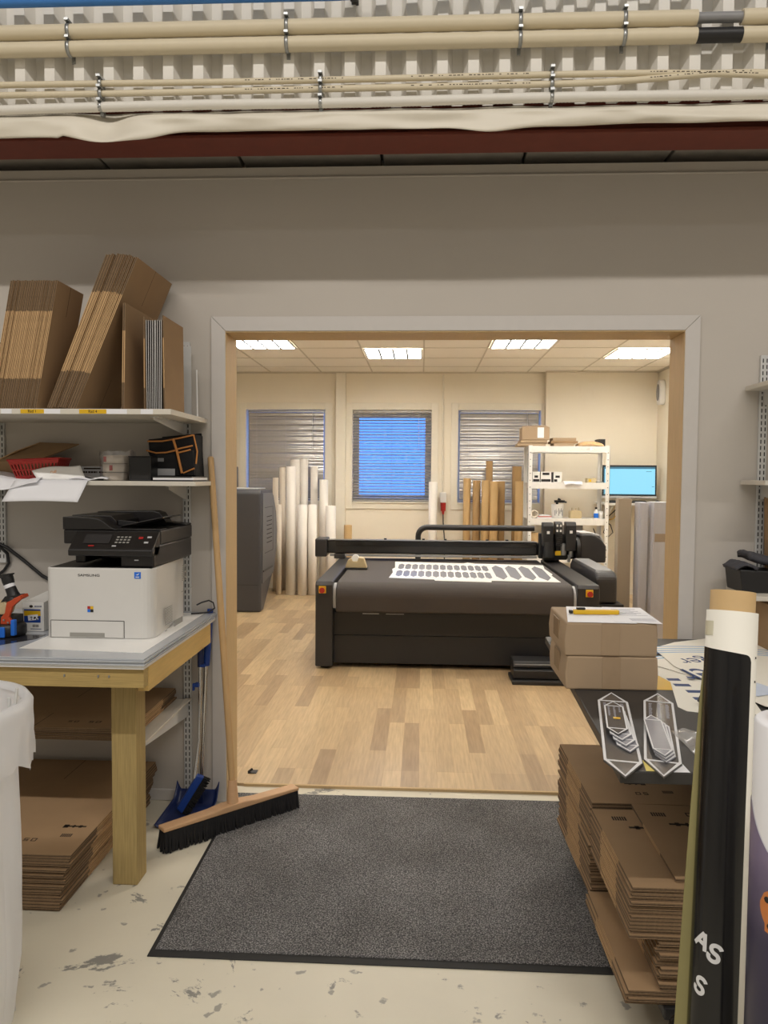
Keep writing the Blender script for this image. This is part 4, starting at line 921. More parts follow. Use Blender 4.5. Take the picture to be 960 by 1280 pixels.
# ------------------------------------------------------------------ flatbed cutter
t=thing('flatbed_cutter','large black flatbed cutting table with a felt belt and gantry in the far room','cutting machine',(.25,6.2,.0095))
for x0,x1,n in((-.757,-.632,'left'),(1.105,1.262,'right')):
    p=MB().prism([(5.34,.03),(5.50,.03),(5.50,.10),(7.0,.10),(7.0,.645),(5.36,.645),(5.34,.62)],x0,x1,'x')
    o=obj('side_frame',p,Mt['charcoal'],t,.008)
    b=MB()
    for y in(5.42,6.9): b.cyl(((x0+x1)/2,y,.0098),((x0+x1)/2,y,.03 if y<6 else .10),.035,n=14)
    obj('foot',b,Mt['rubber'],o)
    ex=-.705 if n=='left' else 1.188
    s=obj('emergency_stop',MB().box(ex-.026,ex+.026,5.328,5.3385,.562,.614),Mt['yellow'],o,.004)
    s['label']='yellow emergency stop plate with red button'
    obj('button',MB().cyl((ex,5.3275,.586),(ex,5.308,.586),.018,.020,n=18),Mt['red'],s)
# belt wrapped over the front roller
R_=.105
pf=[(7.08,.632)]+[(5.46-R_*math.sin(a),.632-R_+R_*math.cos(a)) for a in[PI/2*k/10 for k in range(11)]]+[(5.352,.43),(5.372,.418),(5.372,.50)]
pf=[(7.08,.632)]+[(5.46-R_*math.sin(PI/2*k/10),.632-R_+R_*math.cos(PI/2*k/10)) for k in range(11)]+[(5.358,.424),(5.40,.420),(7.08,.420)]
obj('belt',MB().prism(pf,-.612,1.088,'x'),Mt['belt'],t,.012,3)
obj('belt_edge_guard',MB().prism([(5.46-(R_-.01)*math.sin(PI/2*k/8),.632-R_+(R_-.01)*math.cos(PI/2*k/8)) for k in range(9)]+[(5.37,.45),(5.46,.45)],1.0885,1.1045,'x').prism([(5.46-(R_-.01)*math.sin(PI/2*k/8),.632-R_+(R_-.01)*math.cos(PI/2*k/8)) for k in range(9)]+[(5.37,.45),(5.46,.45)],-.6315,-.6125,'x'),Mt['lightgrey'],t)
obj('front_panel',MB().box(-.63,1.104,5.40,5.43,.252,.4185),Mt['black'],t,.003)
obj('front_panel',MB().box(-.63,1.104,5.40,5.43,.045,.2495),Mt['black'],t,.003)
obj('tape_residue',MB().box(-.42,-.30,5.3985,5.3995,.405,.411).box(-.25,-.12,5.3985,5.3995,.406,.410),Mt['lightgrey'],t)
obj('inner_frame',MB().box(-.60,1.08,5.44,7.0,.05,.415),Mt['black'],t)
# gantry
g=obj('gantry_beam',MB().prism([(6.86,.700),(6.90,.690),(7.02,.690),(7.02,.815),(6.86,.815)],-.86,1.05,'x').box(-.86,1.40,6.95,7.03,.69,.80),Mt['black'],t,.008)
obj('top_rail',MB().box(-.86,1.05,6.852,6.875,.8155,.823),Mt['grey'],g,.002)
obj('lower_rail',MB().box(-.84,1.05,6.862,6.885,.668,.6895),Mt['grey'],g,.003)
obj('gloss_strip',MB().box(-.78,1.04,6.8555,6.8595,.765,.805),Mt['blackgloss'],g)
obj('gantry_end',MB().box(-.968,-.862,6.80,7.04,.665,.832),Mt['charcoal'],t,.012)
obj('gantry_foot',MB().box(-.80,-.70,6.86,6.99,.646,.6895),Mt['charcoal'],t,.004)
obj('gantry_foot',MB().box(1.115,1.25,6.86,6.99,.646,.6895),Mt['charcoal'],t,.004)
b=MB()
for x in(-.33,.02,.22,.6,.78): b.box(x-.012,x+.012,6.87,6.90,.8232,.836)
obj('cable_clip',b,Mt['black'],g)
# cable guide hose behind
b=MB(); pts=[(-.03,7.12,.60),(-.03,7.12,.84)]+[(-.03+.085*(1-math.cos(PI/2*k/6)),7.12,.84+.085*math.sin(PI/2*k/6)) for k in range(1,7)]+[(1.06,7.12,.925)]
b.tube(pts,.027,12); obj('cable_hose',b,Mt['charcoal'],t)
# tool head
h=obj('tool_carriage',MB().box(1.06,1.395,6.80,6.88,.675,.90).box(1.09,1.30,6.76,6.80,.67,.72),Mt['black'],t,.006)
for x0,x1,z0,z1,y in((1.075,1.168,.79,1.005,6.70),(1.275,1.368,.755,1.012,6.70)):
    m_=obj('tool_module',MB().prism([(y,z0),(6.7995,z0),(6.7995,z1),(y+.03,z1),(y,z1-.03)],x0,x1,'x'),Mt['black'],h,.006)
    obj('status_light',MB().box((x0+x1)/2-.012,(x0+x1)/2+.012,y-.0015,y-.0002,z1-.10,z1-.075),Mt['white'],m_)
m_=obj('tool_module',MB().prism([(6.69,.90),(6.7995,.90),(6.7995,1.012),(6.72,1.012),(6.69,.995)],1.182,1.244,'x').box(1.195,1.232,6.71,6.7995,.74,.8995),Mt['black'],h,.004)
b=MB()
for i in range(2):
    for j in range(2): b.box(1.19+.030*i,1.206+.030*i,6.6885,6.6898,.905+.045*j+.02,.925+.045*j+.02)
obj('indicator',b,Mt['white'],m_)
b=MB()
for k in range(6): b.cyl((1.213,6.70,.80+.017*k),(1.213,6.70,.808+.017*k),.030,n=14)
obj('spring',b,Mt['charcoal'],m_)
obj('camera_housing',MB().cyl((1.13,6.71,.70),(1.13,6.71,.83),.046,n=18),Mt['black'],h,.004)
obj('tool_cylinder',MB().cyl((1.262,6.74,.715),(1.262,6.74,.82),.026,n=16),Mt['grey'],h)
q=obj('warning_label',MB().box(1.185,1.235,6.706,6.7085,.715,.755),Mt['yellow'],h); q['label']='small yellow warning label'
b=MB(); b.cyl((1.33,6.74,.70),(1.33,6.74,.755),.022,n=12); b.box(1.30,1.325,6.72,6.75,.655,.72); obj('knife_holder',b,Mt['zinc'],h)
# drive housing at the right end of the gantry
pf=[(1.40,.655),(1.63,.655),(1.63,.80)]+[(1.40+.20+.03*math.cos(a)-.10*(a/(PI/2)),.80+.105*math.sin(a)) for a in[PI/2*k/6 for k in range(1,7)]]+[(1.40,.905)]
obj('drive_housing',MB().prism(pf,6.70,7.05),Mt['charcoal'],t,.015)
obj('cable_drum',MB().cyl((1.3705,6.76,.77),(1.399,6.76,.77),.105,n=28),Mt['black'],t,.006)
obj('drive_lid',MB().prism([(1.415,.9055),(1.50,.9055),(1.58,.885),(1.61,.83),(1.622,.835),(1.59,.897),(1.505,.917),(1.415,.917)],6.74,7.02),Mt['lightgrey'],t,.003)
# vacuum pump cover on the right flank
c=[(5.62+.0,.47)]+[(5.62,.63)]+[(5.72-.10*math.cos(a),.63+.075*math.sin(a)) for a in[PI/2*k/6 for k in range(1,7)]]+[(6.55,.705),(6.62,.66),(6.62,.47)]
obj('pump_cover',MB().prism(c,1.30,1.455,'x'),Mt['charcoal'],t,.02,3)
obj('pump_cap',MB().prism([(5.66,.664),(5.73,.710),(6.52,.712),(6.52,.7055),(5.735,.704),(5.668,.658)],1.32,1.44,'x'),Mt['grey'],t,.002)
obj('pump_foot',MB().box(1.264,1.50,5.60,6.64,.44,.4685),Mt['black'],t,.004)
obj('pump_leg',MB().box(1.30,1.45,6.2,6.5,.0098,.4395),Mt['black'],t,.003)
# sheet with cut hexagons
t=thing('cut_sheet','white sheet with grey cut hexagons lying on the felt belt','sheet',(.42,6.2,.6326))
def SP(u,v):
    a=Vector((-.244,5.69)).lerp(Vector((1.03,5.565)),u); b_=Vector((-.235,6.775)).lerp(Vector((1.07,6.64)),u); return a.lerp(b_,v)
b=MB()
pl=[(0,0),(.27,-.03),(.275,-.085),(.60,-.09),(.605,-.01),(1,0),(.985,.35),(1,.42),(.985,.75),(1,1),(.55,1),(.5,1.06),(.47,1.0),(0,1),(.015,.6),(0,.5),(.012,.3)]
pp=[SP(*q) for q in pl]; b.prism([(q.x,q.y) for q in pp],.6328,.6338,'z'); obj('sheet',b,Mt['film'],t)
def hexa(u0,u1,v0,v1,c):
    um=(u0+u1)/2
    P_=[(um,v0),(u1,v0+c),(u1,v1-c),(um,v1),(u0,v1-c),(u0,v0+c)]
    m_=MB(); m_.prism([(SP(*q).x,SP(*q).y) for q in P_],.6339,.6343,'z'); obj('cut_hexagon',m_,Mt['silver'],t)
for i in range(13):
    u=.035+.0455*i
    hexa(u,u+.037,.08,.44,.06); hexa(u,u+.037,.50,.86,.06)
for i in range(4): u=.645+.085*i; hexa(u,u+.068,.06,.90,.16)
# tape dispenser
t=thing('tape_dispenser','beige desk tape dispenser on the left edge of the cutter belt','tape dispenser',(-.53,6.2,.6326))
obj('body',MB().prism([(-.628,.6455),(-.445,.6455),(-.475,.728),(-.515,.735),(-.525,.70),(-.565,.70),(-.575,.725),(-.605,.71)],6.16,6.25),Mt['beige'],t,.006)
obj('base',MB().box(-.63,-.442,6.155,6.255,.6327,.645),Mt['rubber'],t,.003)
obj('tape_roll',MB().cyl((-.545,6.18,.722),(-.545,6.23,.722),.031,n=24),Mt['film'],t)
for z0,z1,x0,x1,y0,lab in((.0098,.035,.62,1.02,5.03,'lower, flat black tray on the laminate before the cutter'),(.040,.150,.635,1.0,5.08,'upper black ribbed tray on the laminate before the cutter')):
    b=MB()
    if z1<.04: b.box(x0,x1,y0,5.28,z0,z1)
    else: b.prism([(5.08,z0),(5.28,z0),(5.28,z1),(5.12,z1),(5.10,.115),(5.115,.105),(5.08,.095)],x0,x1,'x')
    tt=thing('black_tray',lab,'tray',((x0+x1)/2,5.15,z0)); obj('body',b,Mt['black'],tt,.004)
    obj('shiny_rim',MB().box(x0+.05,x0+.25,y0+(.001 if z1<.04 else -.002),y0+(.004 if z1<.04 else -.0003),z1-.012 if z1<.04 else .05,z1-.006 if z1<.04 else .058) if z1<.04 else MB().box(x0+.01,x1-.01,5.100,5.108,.128,.134),Mt['grey'],tt)
# ------------------------------------------------------------------ white steel rack
RX0,RX1,RY0,RY1=1.150,2.020,8.22,8.60
t=thing('steel_rack','white steel shelving rack with boxes and jars against the far wall','shelving rack',(1.58,8.4,.0095))
for x,sx in((RX0,1),(RX1,-1)):
    for y,sy in((RY0,1),(RY1,-1)):
        b=MB(); b.box(min(x,x+sx*.042),max(x,x+sx*.042),min(y,y+sy*.003),max(y,y+sy*.003),.0098,1.752); b.box(min(x,x+sx*.003),max(x,x+sx*.003),min(y,y+sy*.042),max(y,y+sy*.042),.0098,1.752)
        o=obj('post',b,Mt['steelwhite'] if False else Mt['white'],t)
        if sy==1:
            q=MB(); z=.1
            while z<1.72: q.cyl((x+sx*.021,y-.0006,z),(x+sx*.021,y+.001,z),.005,n=8); z+=.075
            obj('bolt_holes',q,Mt['slot'],o)
for z in(1.745,1.352,.960,.55,.14):
    b=MB(); b.box(RX0+.004,RX1-.004,RY0+.004,RY1-.004,z-.004,z); b.box(RX0+.004,RX1-.004,RY0+.0035,RY0+.007,z-.068,z-.004); b.box(RX0+.004,RX1-.004,RY1-.007,RY1-.0035,z-.068,z-.004)
    obj('shelf',b,Mt['white'],t)
def RP(px): return XP(px,8.35)
def carton(name,x0,x1,y0,y1,z0,z1,m,lab,cat='box',g=None,parts=None,bev=.003):
    tt=thing(name,lab,cat,((x0+x1)/2,(y0+y1)/2,z0),g); obj('body',MB().box(x0,x1,y0,y1,z0+.0005,z1),Mt[m],tt,bev)
    for nm,bx,mm in parts or []: obj(nm,MB().box(*bx),Mt[mm],tt)
    return tt
z=1.7455
for k,(dx,l) in enumerate(((-.03,'bottom'),(.0,'upper'))):
    single('flat_carton',MB().box(RP(648)+dx,RP(681)+dx*.5,8.26,8.50,z+.0005,z+.026).box(RP(648)+dx+.01,RP(681),8.27,8.49,z+.026,z+.033),Mt['cardbox'],f'flat brown carton, {l} one under the taped carton on top of the white rack','box',group='cartons on the rack top',bevel=.003); z+=.034
tt=carton('taped_carton',RP(650),RP(685)-.01,8.27,8.50,z,z+.135,'cardbox','small brown carton with white taped label on top of the white rack','box',None,[('white_tape',(RP(669),RP(677),8.2685,8.2695,z+.02,z+.134),'paper'),('packing_tape',(RP(669),RP(677),8.2696,8.505,z+.1352,z+.1358),'paper')])
b=MB(); b.add([(RP(650),8.28,z+.137),(RP(684),8.29,z+.137),(RP(681),8.40,z+.165),(RP(652),8.40,z+.158)],[(0,1,2,3)]); obj('flap',b,Mt['cardbox'],tt,solid=.004)
z=1.7455
for k,(a,c,h,dz) in enumerate(((689,714,.030,0),(686,719,.026,.031),(688,717,.034,.058))):
    single('flat_carton',MB().box(RP(a),RP(c),8.25+.01*k,8.48,z+dz+.0005,z+dz+h),Mt['cardbox'] if k!=1 else Mt['card'],f'flat brown carton, {("lowest","middle","top")[k]} of the three at the middle of the rack top','box',group='cartons on the rack top',bevel=.004)
def wrapk(u,v): return (RP(719)+(RP(752)-RP(719))*u,8.26+.22*v,z+.004+.055*math.sin(PI*min(1,max(0,u)))**.4*math.sin(PI*v)**.4+.006*NZ.noise((u*5,v*5,2)))
tt=thing('paper_bundle','flat wrapped bundle in crumpled clear film at the right of the rack top','bundle',((RP(719)+RP(752))/2,8.36,z)); obj('bundle',MB().grid(wrapk,20,10),Mt['cardlight'],tt,solid=.002)
obj('film',MB().grid(lambda u,v:(RP(722)+(RP(745)-RP(722))*u,8.215+.10*v+.01*math.sin(u*9),z+.004+.05*v-.05*(1-v)**2*.8+.006*NZ.noise((u*7,v*5,4))),18,8),Mt['clearwrap'],tt)
carton('black_case',RP(747),RP(756),8.38,8.55,z,z+.085,'black','small black case at the right end of the rack top')
z=1.3525
for k,(a,c,l) in enumerate(((664,673,'left'),(674,687,'middle'),(690,700,'right'))):
    x0,x1=RP(a),RP(c); h=.115
    carton('ink_box',x0,x1,8.28,8.42,z,z+h,'white',f'small white box with black print, {l} of three on the second rack shelf','box','white ink boxes on the rack',
      [('printed_block',(x0+.006,x1-.006 if k!=2 else x0+.04,8.2785,8.2795,z+.008,z+.035),'black'),('printed_block',(x0+.02,x1-.02,8.2785,8.2795,z+.05+.03*(k==1),z+.075+.03*(k==1)),'black'),('dark_side',(x0-.0012 if k!=2 else x0-.0012,x0-.0002,8.28,8.42,z+.004,z+h-.004),'black')])
carton('cream_box',RP(732),RP(743),8.29,8.40,z,z+.05,'beige','small cream box with a yellow mark on the second rack shelf','box',None,[('yellow_mark',(RP(734),RP(737),8.2885,8.2895,z+.01,z+.035),'yellow')])
single('paper_sheet',MB().grid(lambda u,v:(RP(702)+(RP(724)-RP(702))*u,8.20+.2*v,z+.002+.012*math.sin(u*4+v*2)**2-(.03*(1-v*10) if v<.1 else 0)),14,10),Mt['paper'],'loose white paper on the second rack shelf','paper',solid=.001)
single('flat_tool',MB().box(RP(744),RP(752),8.30,8.36,z+.0005,z+.014),Mt['grey'],'small grey flat tool beside the cream box on the rack','tool',bevel=.003)
z=.9605
t=thing('tape_roll','pale tape roll standing on edge at the left of the third rack shelf','tape roll',(RP(665),8.32,z)); obj('tape',MB().pipe(.045,.030,-.03,.03,(0,0,0),24,M=T(RP(665)+.02,8.32,z+.0455)@RX(PI/2)),Mt['rollwarm'],t)
for k,(m,dz) in enumerate((('paper',0),('redpaper',.012),('paper',.024))):
    if m=='redpaper': Mt['redpaper']=mat('pink_print',S(200,120,110),.6)
    single('leaflet_stack',MB().box(RP(671)+.01*k,RP(690)-.015*k,8.27,8.45,z+dz+.0005,z+dz+.011),Mt[m],f'{("white bottom","pink middle","white top")[k]} leaflet stack beside the tape roll on the third rack shelf','leaflets',group='leaflets on the rack',bevel=.002)
t=thing('white_jar','white jar with printed wrap and black tools in it on the third rack shelf','jar',(RP(697),8.35,z)); jx=RP(697)
obj('jar',MB().lathe([(.0,.001),(.058,.001),(.062,.02),(.068,.15),(.070,.155),(.064,.155),(.058,.02),(0,.018)],(jx,8.35,z),22),Mt['white'],t)
b=MB(); 
for k in range(7): b.box(jx-.04+.013*k,jx-.032+.013*k,8.2835-abs(k-3)*-.003,8.2850+abs(k-3)*.004,z+.03+.02*(k%3),z+.09+.02*(k%2))
obj('wrap_print',b,Mt['grey'],t)
single('clamp',MB().box(jx-.035,jx+.075,8.32,8.37,z+.17,z+.197).box(jx-.02,jx+.005,8.33,8.36,z+.03,z+.17).cyl((jx+.04,8.31,z+.19),(jx+.09,8.31,z+.175),.010,n=8).cyl((jx+.01,8.34,z+.195),(jx+.02,8.34,z+.215),.018,n=10),Mt['black'],'black clamp tool sticking out of the white jar','tool',bevel=.003)
b=MB(); x0,x1=RP(712),RP(726); b.prism([(x0,z+.001),(x1,z+.001),(x1,z+.075),(x1-.01,z+.085),(x0+.03,z+.09),(x0,z+.078)],8.29,8.40)
t=thing('cream_block','cream block with upright pins on the third rack shelf','block',((x0+x1)/2,8.34,z)); obj('body',b,Mt['beige'],t,.004)
b=MB()
for fx,h in((.2,.03),(.55,.025),(.8,.035)): b.cyl((x0+(x1-x0)*fx,8.34,z+.08),(x0+(x1-x0)*fx,8.34,z+.085+h),.005,n=8)
obj('pin',b,Mt['beige'],t)
x=RP(744)
t=thing('blue_bottle','small bottle with blue label at the right of the third rack shelf','bottle',(x,8.30,z)); obj('bottle',MB().lathe([(0,.001),(.024,.001),(.024,.075),(.01,.09),(.01,.105),(0,.105)],(x,8.30,z),18),Mt['white'],t); obj('blue_label',MB().lathe([(.0246,.01),(.0246,.06)],(x,8.30,z),18),Mt['bluebright'],t); obj('cap',MB().cyl((x,8.30,z+.105),(x,8.30,z+.125),.012,n=12),Mt['black'],t)
single('white_tub',MB().lathe([(0,.001),(.022,.001),(.025,.08),(.02,.082),(.0,.08)],(RP(750),8.30,z),18),Mt['white'],'small white tub beside the blue bottle on the rack','tub')
single('cream_roll',MB().pipe(.055,.03,.5505,.80,(RP(668),8.33,0),22),Mt['core'],'cream roll standing low in the white rack behind the cutter','roll')
single('grey_carton',MB().box(RP(690),RP(728),8.30,8.55,.5505,.90),Mt['grey'],'grey carton on the low rack shelf behind the tool head','box',bevel=.004)
# ------------------------------------------------------------------ workstation
t=thing('wall_desk','white wall-hung desk shelf under the monitor','desk',(2.4,8.9,1.10)); obj('desk_board',MB().box(2.06,2.785,8.62,9.125,1.095,1.122),Mt['white'],t,.003); b=MB()
for x in(2.2,2.7): b.prism([(8.75,1.094),(9.125,1.094),(9.125,.90),(9.10,.90)],x-.01,x+.01,'x')
obj('bracket',b,Mt['white'],t)
mx0,mx1=2.10,2.705; my=8.86
t=thing('monitor','black widescreen monitor with a bright cyan screen on the wall desk','monitor',((mx0+mx1)/2,my,1.1225))
M=T((mx0+mx1)/2,my,1.375)@RZ(-.10)@RX(-.06)
hw,hh=.287,.160
obj('casing',MB().box(-hw-.018,hw+.018,.002,.04,-hh-.016,hh+.022,0,M),Mt['black'],t,.005)
obj('screen',MB().box(-hw,hw,-.0005,.0018,-hh,hh,0,M),Mt['screen'],t)
Mt['uibar']=mat('screen_toolbar',S(40,70,90),.3,emit=S(60,130,160)+(.6,)); 
b=MB().box(-hw,hw,-.0012,-.0006,hh-.022,hh,0,M).box(hw-.10,hw-.04,-.0012,-.0006,hh-.055,hh-.05,0,M).box(hw-.035,hw-.01,-.0012,-.0006,-.07,-.065,0,M).box(-hw,-hw+.01,-.0012,-.0006,-hh,hh,0,M).box(-hw,hw,-.0012,-.0006,-hh,-hh+.006,0,M); obj('screen_toolbar',b,Mt['uibar'],t)
obj('lower_bezel',MB().box(-hw-.018,hw+.018,-.002,.04,-hh-.040,-hh-.0165,0,M),Mt['lightgrey'],t,.003)
obj('stand',MB().box(2.36,2.45,my+.045,my+.075,1.135,1.30).box(2.28,2.53,my-.04,my+.12,1.1228,1.1345),Mt['black'],t,.004)
t=thing('keyboard','dark keyboard lying on the wall desk below the monitor','keyboard',(2.35,8.70,1.1225)); obj('keyboard_body',MB().prism([(8.635,1.1228),(8.76,1.1228),(8.76,1.150),(8.635,1.133)],2.12,2.56,'x'),Mt['black'],t,.003)
b=MB()
for i in range(14):
    for j in range(4): b.box(2.13+.03*i,2.155+.03*i,8.65+.026*j,8.67+.026*j,1.1345+.0035*j+.001,1.1375+.0035*j+.0025)
obj('keys',b,Mt['charcoal'],t)
single('mouse',MB().lathe([(0,.0),(.03,.0),(.034,.01),(.026,.026),(0,.034)],(2.68,8.70,1.1227),16),Mt['black'],'small dark mouse at the right end of the wall desk','mouse')
def cab(pts,r,lab,m='black'): return single('cable',MB().tube(pts,r,7),Mt[m],lab,'cable')
t=thing('adapter','black power adapter with cables hanging under the wall desk','adapter',(2.14,9.07,.88)); obj('adapter_body',MB().box(2.08,2.20,9.05,9.125,.85,.93),Mt['black'],t,.008)
obj('cord',MB().tube([(2.17,9.05,.90),(2.24,9.03,.85),(2.27,9.03,.76),(2.21,9.03,.70),(2.16,9.03,.76),(2.19,9.03,.86)],.006,7),Mt['black'],t); obj('cord',MB().tube([(2.19,9.06,.92),(2.26,9.08,.98),(2.36,9.10,1.07)],.006,7),Mt['black'],t); obj('yellow_cord',MB().tube([(2.20,9.06,.90),(2.28,9.07,.92),(2.34,9.1,.99)],.006,7),Mt['yellow'],t)
cab([(2.06,9.123,.80),(2.12,9.123,.66),(2.15,9.123,.50),(2.12,9.123,.38),(2.06,9.123,.25)],.006,'thin black cable drooping down the wall under the desk')
b=MB()
for k in range(3): b.tube([(2.22+(.10-.015*k)*math.cos(a),8.86+(.10-.015*k)*math.sin(a)*1.1,.017+.013*k) for a in[2*PI*i/24 for i in range(25)]],.0065,7,caps=False)
single('cable_coil',b,Mt['black'],'coil of dark cable on the laminate under the desk','cable')
# boards leaning beside the right jamb
single('kraft_board',MB().box(1.60,1.705,6.20,6.30,.0098,1.238),Mt['greyboard'],'tall grey-brown square tube standing right of the cutter','board',bevel=.003)
t=thing('wrapped_panels','film-wrapped pale grey panels standing by the right jamb','panel',(1.83,6.3,.0098))
obj('panel',MB().box(1.745,1.815,6.12,6.26,.0098,1.21),Mt['wrapgrey'],t,.004); obj('panel',MB().prism([(1.822,.0098),(1.97,.0098),(1.97,1.215),(1.842,1.215)],6.05,6.24),Mt['wrapgrey'],t,.004)
obj('tape_band',MB().box(1.849,1.9715,6.0485,6.2405,.90,.965),Mt['tape'],t)
obj('film_wrap',MB().box(1.735,1.98,6.035,6.27,.0099,1.0) if False else MB().grid(lambda u,v:(1.738+.24*u,6.040-.010*abs(NZ.noise((u*6,v*4,1))),.02+1.19*v),16,24),Mt['clearwrap'],t)
single('dark_scrap',MB().box(-.80,-.76,3.42,3.46,.0095,.012).cyl((-.80,3.44,.01),(-.78,3.42,.03),.006,n=6),Mt['black'],'small dark scrap on the laminate by the left jamb','scrap')
# ------------------------------------------------------------------ dark table at the right
TZ=.75
t=thing('work_table','dark-topped work table at the right with brown cartons on it','table',(.95,2.4,0))
obj('table_top',MB().prism([(.447,1.668),(1.75,1.668),(1.75,3.09),(.512,3.09)],TZ-.028,TZ,'z'),Mt['tabletop'],t,.003)
for x,y in((1.02,1.80),(1.02,2.98),(1.65,1.80),(1.65,2.98)): obj('leg',MB().box(x-.02,x+.02,y-.02,y+.02,.0005,TZ-.0285),Mt['black'],t,.002)
obj('frame',MB().box(.98,1.70,1.79,1.83,TZ-.07,TZ-.029).box(.98,1.70,2.95,2.99,TZ-.07,TZ-.029),Mt['black'],t)
TZ+=.0004
def cartn(z0,z1,dx,lab):
    x0,x1,y0,y1=.449+dx,.727+dx,2.315,2.60
    tt=thing('parcel',lab,'cardboard box',((x0+x1)/2,2.45,z0),'brown parcels on the dark table')
    b=MB(); h=z1-z0
    b.prism([(x0,z0),(x1,z0),(x1+.002,z0+h*.5),(x1-.001,z1),(x0+.003,z1),(x0-.003,z0+h*.45)],y0,y1); obj('carton',b,Mt['cardbox'],tt,.005)
    q=obj('packing_tape',MB().box(x0+.11,x0+.165,y0-.0012,y0-.0002,z0+.004,z1-.001).box(x0+.115,x0+.16,y0-.0012,y1,z1+.0001,z1+.0006),Mt['tape'],tt)
    obj('flap_seam',MB().box(x0-.0035,x0-.001,y0+.10,y0+.19,z0+h*.3,z1-.01),Mt['tape'],tt)
cartn(TZ,.8535,.0,'lower of two brown taped parcels on the dark table'); cartn(.8545,.9575,-.004,'upper of two brown taped parcels, papers and knife on it')
z=.9585
def pap(pts,z,lab,m='paper',lines=None):
    tt=thing('paper_sheet',lab,'paper',(sum(p[0] for p in pts)/len(pts),sum(p[1] for p in pts)/len(pts),z)); obj('sheet',MB().prism(pts,z,z+.0006,'z'),Mt[m],tt)
    if lines:
        b=MB()
        for l in lines: b.box(l[0],l[1],l[2],l[3],z+.0007,z+.0009)
        obj('printed_lines',b,Mt['papergrey'],tt)
    return tt
pap([(.452,2.318),(.66,2.312),(.665,2.59),(.50,2.60)],z,'left white sheet on the upper parcel, under the yellow knife')
pap([(.60,2.330),(.735,2.305),(.748,2.59),(.62,2.595)],z+.0008,'right white printed sheet on the upper parcel','paper',[(.625,.73,2.44,2.442)]+[(.64,.70+.02*(k%2),2.46+.018*k,2.464+.018*k) for k in range(6)]+[(.655,.73,2.35+.015*k,2.353+.015*k) for k in range(3)])
t=thing('utility_knife','yellow snap-off knife lying on the papers of the upper parcel','knife',(.57,2.47,z+.0008))
M=T(.568,2.455,z+.0016)@RZ(.03)
obj('handle',MB().prism([(-.075,-.011),(.07,-.011),(.075,-.005),(.075,.008),(.07,.011),(-.072,.011)],0,.014,'z',0,M),Mt['yellow'],t,.003)
obj('blade',MB().prism([(.0755,-.006),(.098,-.002),(.0755,.007)],.005,.006,'z',0,M),Mt['zinc'],t); obj('slider',MB().box(-.062,-.035,-.007,.007,.0142,.021,0,M).box(-.086,-.0755,-.008,.008,.002,.012,0,M),Mt['black'],t,.001)
pap([(.497,2.62),(.60,2.62),(.62,2.90),(.508,2.885)],TZ,'yellow folder edge on the dark table behind the parcels','yellow')
pap([(.501,2.625),(.62,2.62),(.63,2.875),(.515,2.872)],TZ+.0007,'white sheet on the yellow folder behind the parcels')
pap([(.731,2.33),(.80,2.33),(.82,2.58),(.74,2.58)],TZ,'yellow sheet corner between the parcels and the posters','yellow')
# posters
def poster(pts,z,lab,deco):
    tt=thing('poster',lab,'poster',(sum(p[0] for p in pts)/len(pts),sum(p[1] for p in pts)/len(pts),z),'round-cornered white posters'); obj('sheet',MB().prism(pts,z,z+.0012,'z'),Mt['posterwhite'],tt)
    deco(tt,z+.0013); return tt
def arcs(tt,z,c,rs,a0,a1,m,w=.008):
    b=MB()
    for r in rs:
        n=20
        for k in range(n):
            p=[(c[0]+q*math.cos(a),c[1]+q*math.sin(a),z) for q,a in((r,a0+(a1-a0)*k/n),(r+w,a0+(a1-a0)*k/n),(r+w,a0+(a1-a0)*(k+1)/n),(r,a0+(a1-a0)*(k+1)/n))]
            b.add(p,[(0,1,2,3)])
    obj('blue_swoosh',b,Mt[m],tt)
def d0(tt,z):
    b=MB()
    for k,(x,y,l) in enumerate(((.80,2.45,.04),(.80,2.385,.05),(.815,2.315,.07),(.81,2.24,.09),(.83,2.17,.07))): b.box(x,x+l,y-.014,y+.014,z,z+.0003)
    obj('printed_letters',b,Mt['posternavy'],tt)
poster([(.758,2.66),(.80,2.42),(.735,2.155),(.748,2.118),(.80,2.10),(.95,2.10),(1.05,2.55),(.9,2.75)],TZ,'lowest round-cornered poster on the dark table, its dark letters showing at the front',d0)
def d1_(tt,z):
    arcs(tt,z,(1.02,2.40),[.36,.385],1.7,2.7,'bluewall',.010)
poster([(.80,2.70),(.815,2.62),(1.0,2.30),(1.3,2.4),(1.2,2.9),(.95,2.83)],TZ+.003,'middle poster, a narrow pale strip between the two other posters',d1_)
def d2_(tt,z):
    arcs(tt,z,(1.05,2.18),[.64,.67,.70,.735],1.15,2.0,'bluewall',.009)
    o=tt.location
    text('printed_letters','eller',.21,Mt['posternavy'],tt,T(.975-o.x,2.50-o.y,z-o.z)@RZ(math.radians(190))@Matrix.Diagonal((.62,1.25,1,1)),.0002)
    text('printed_letters','lunger',.13,Mt['posternavy'],tt,T(1.03-o.x,2.70-o.y,z-o.z)@RZ(math.radians(194))@Matrix.Diagonal((.7,1,1,1)),.0002)
    b=MB().prism([(1.02+.02*math.cos(k*PI/6),2.60+.028*math.sin(k*PI/6)) for k in range(12)],z+.0004,z+.0007,'z'); obj('teal_dot',b,Mt['teal'],tt)
    arcs(tt,z,(1.32,2.30),[.05,.075,.10,.125,.15],0,2*PI,'bluewall',.010)
poster([(.885,2.88),(1.0,2.99),(1.15,3.07),(1.55,2.90),(1.6,2.1),(1.12,2.06),(.98,2.16),(.872,2.60)],TZ+.006,'top poster with dark blue upside-down lettering and blue swoosh lines',d2_)
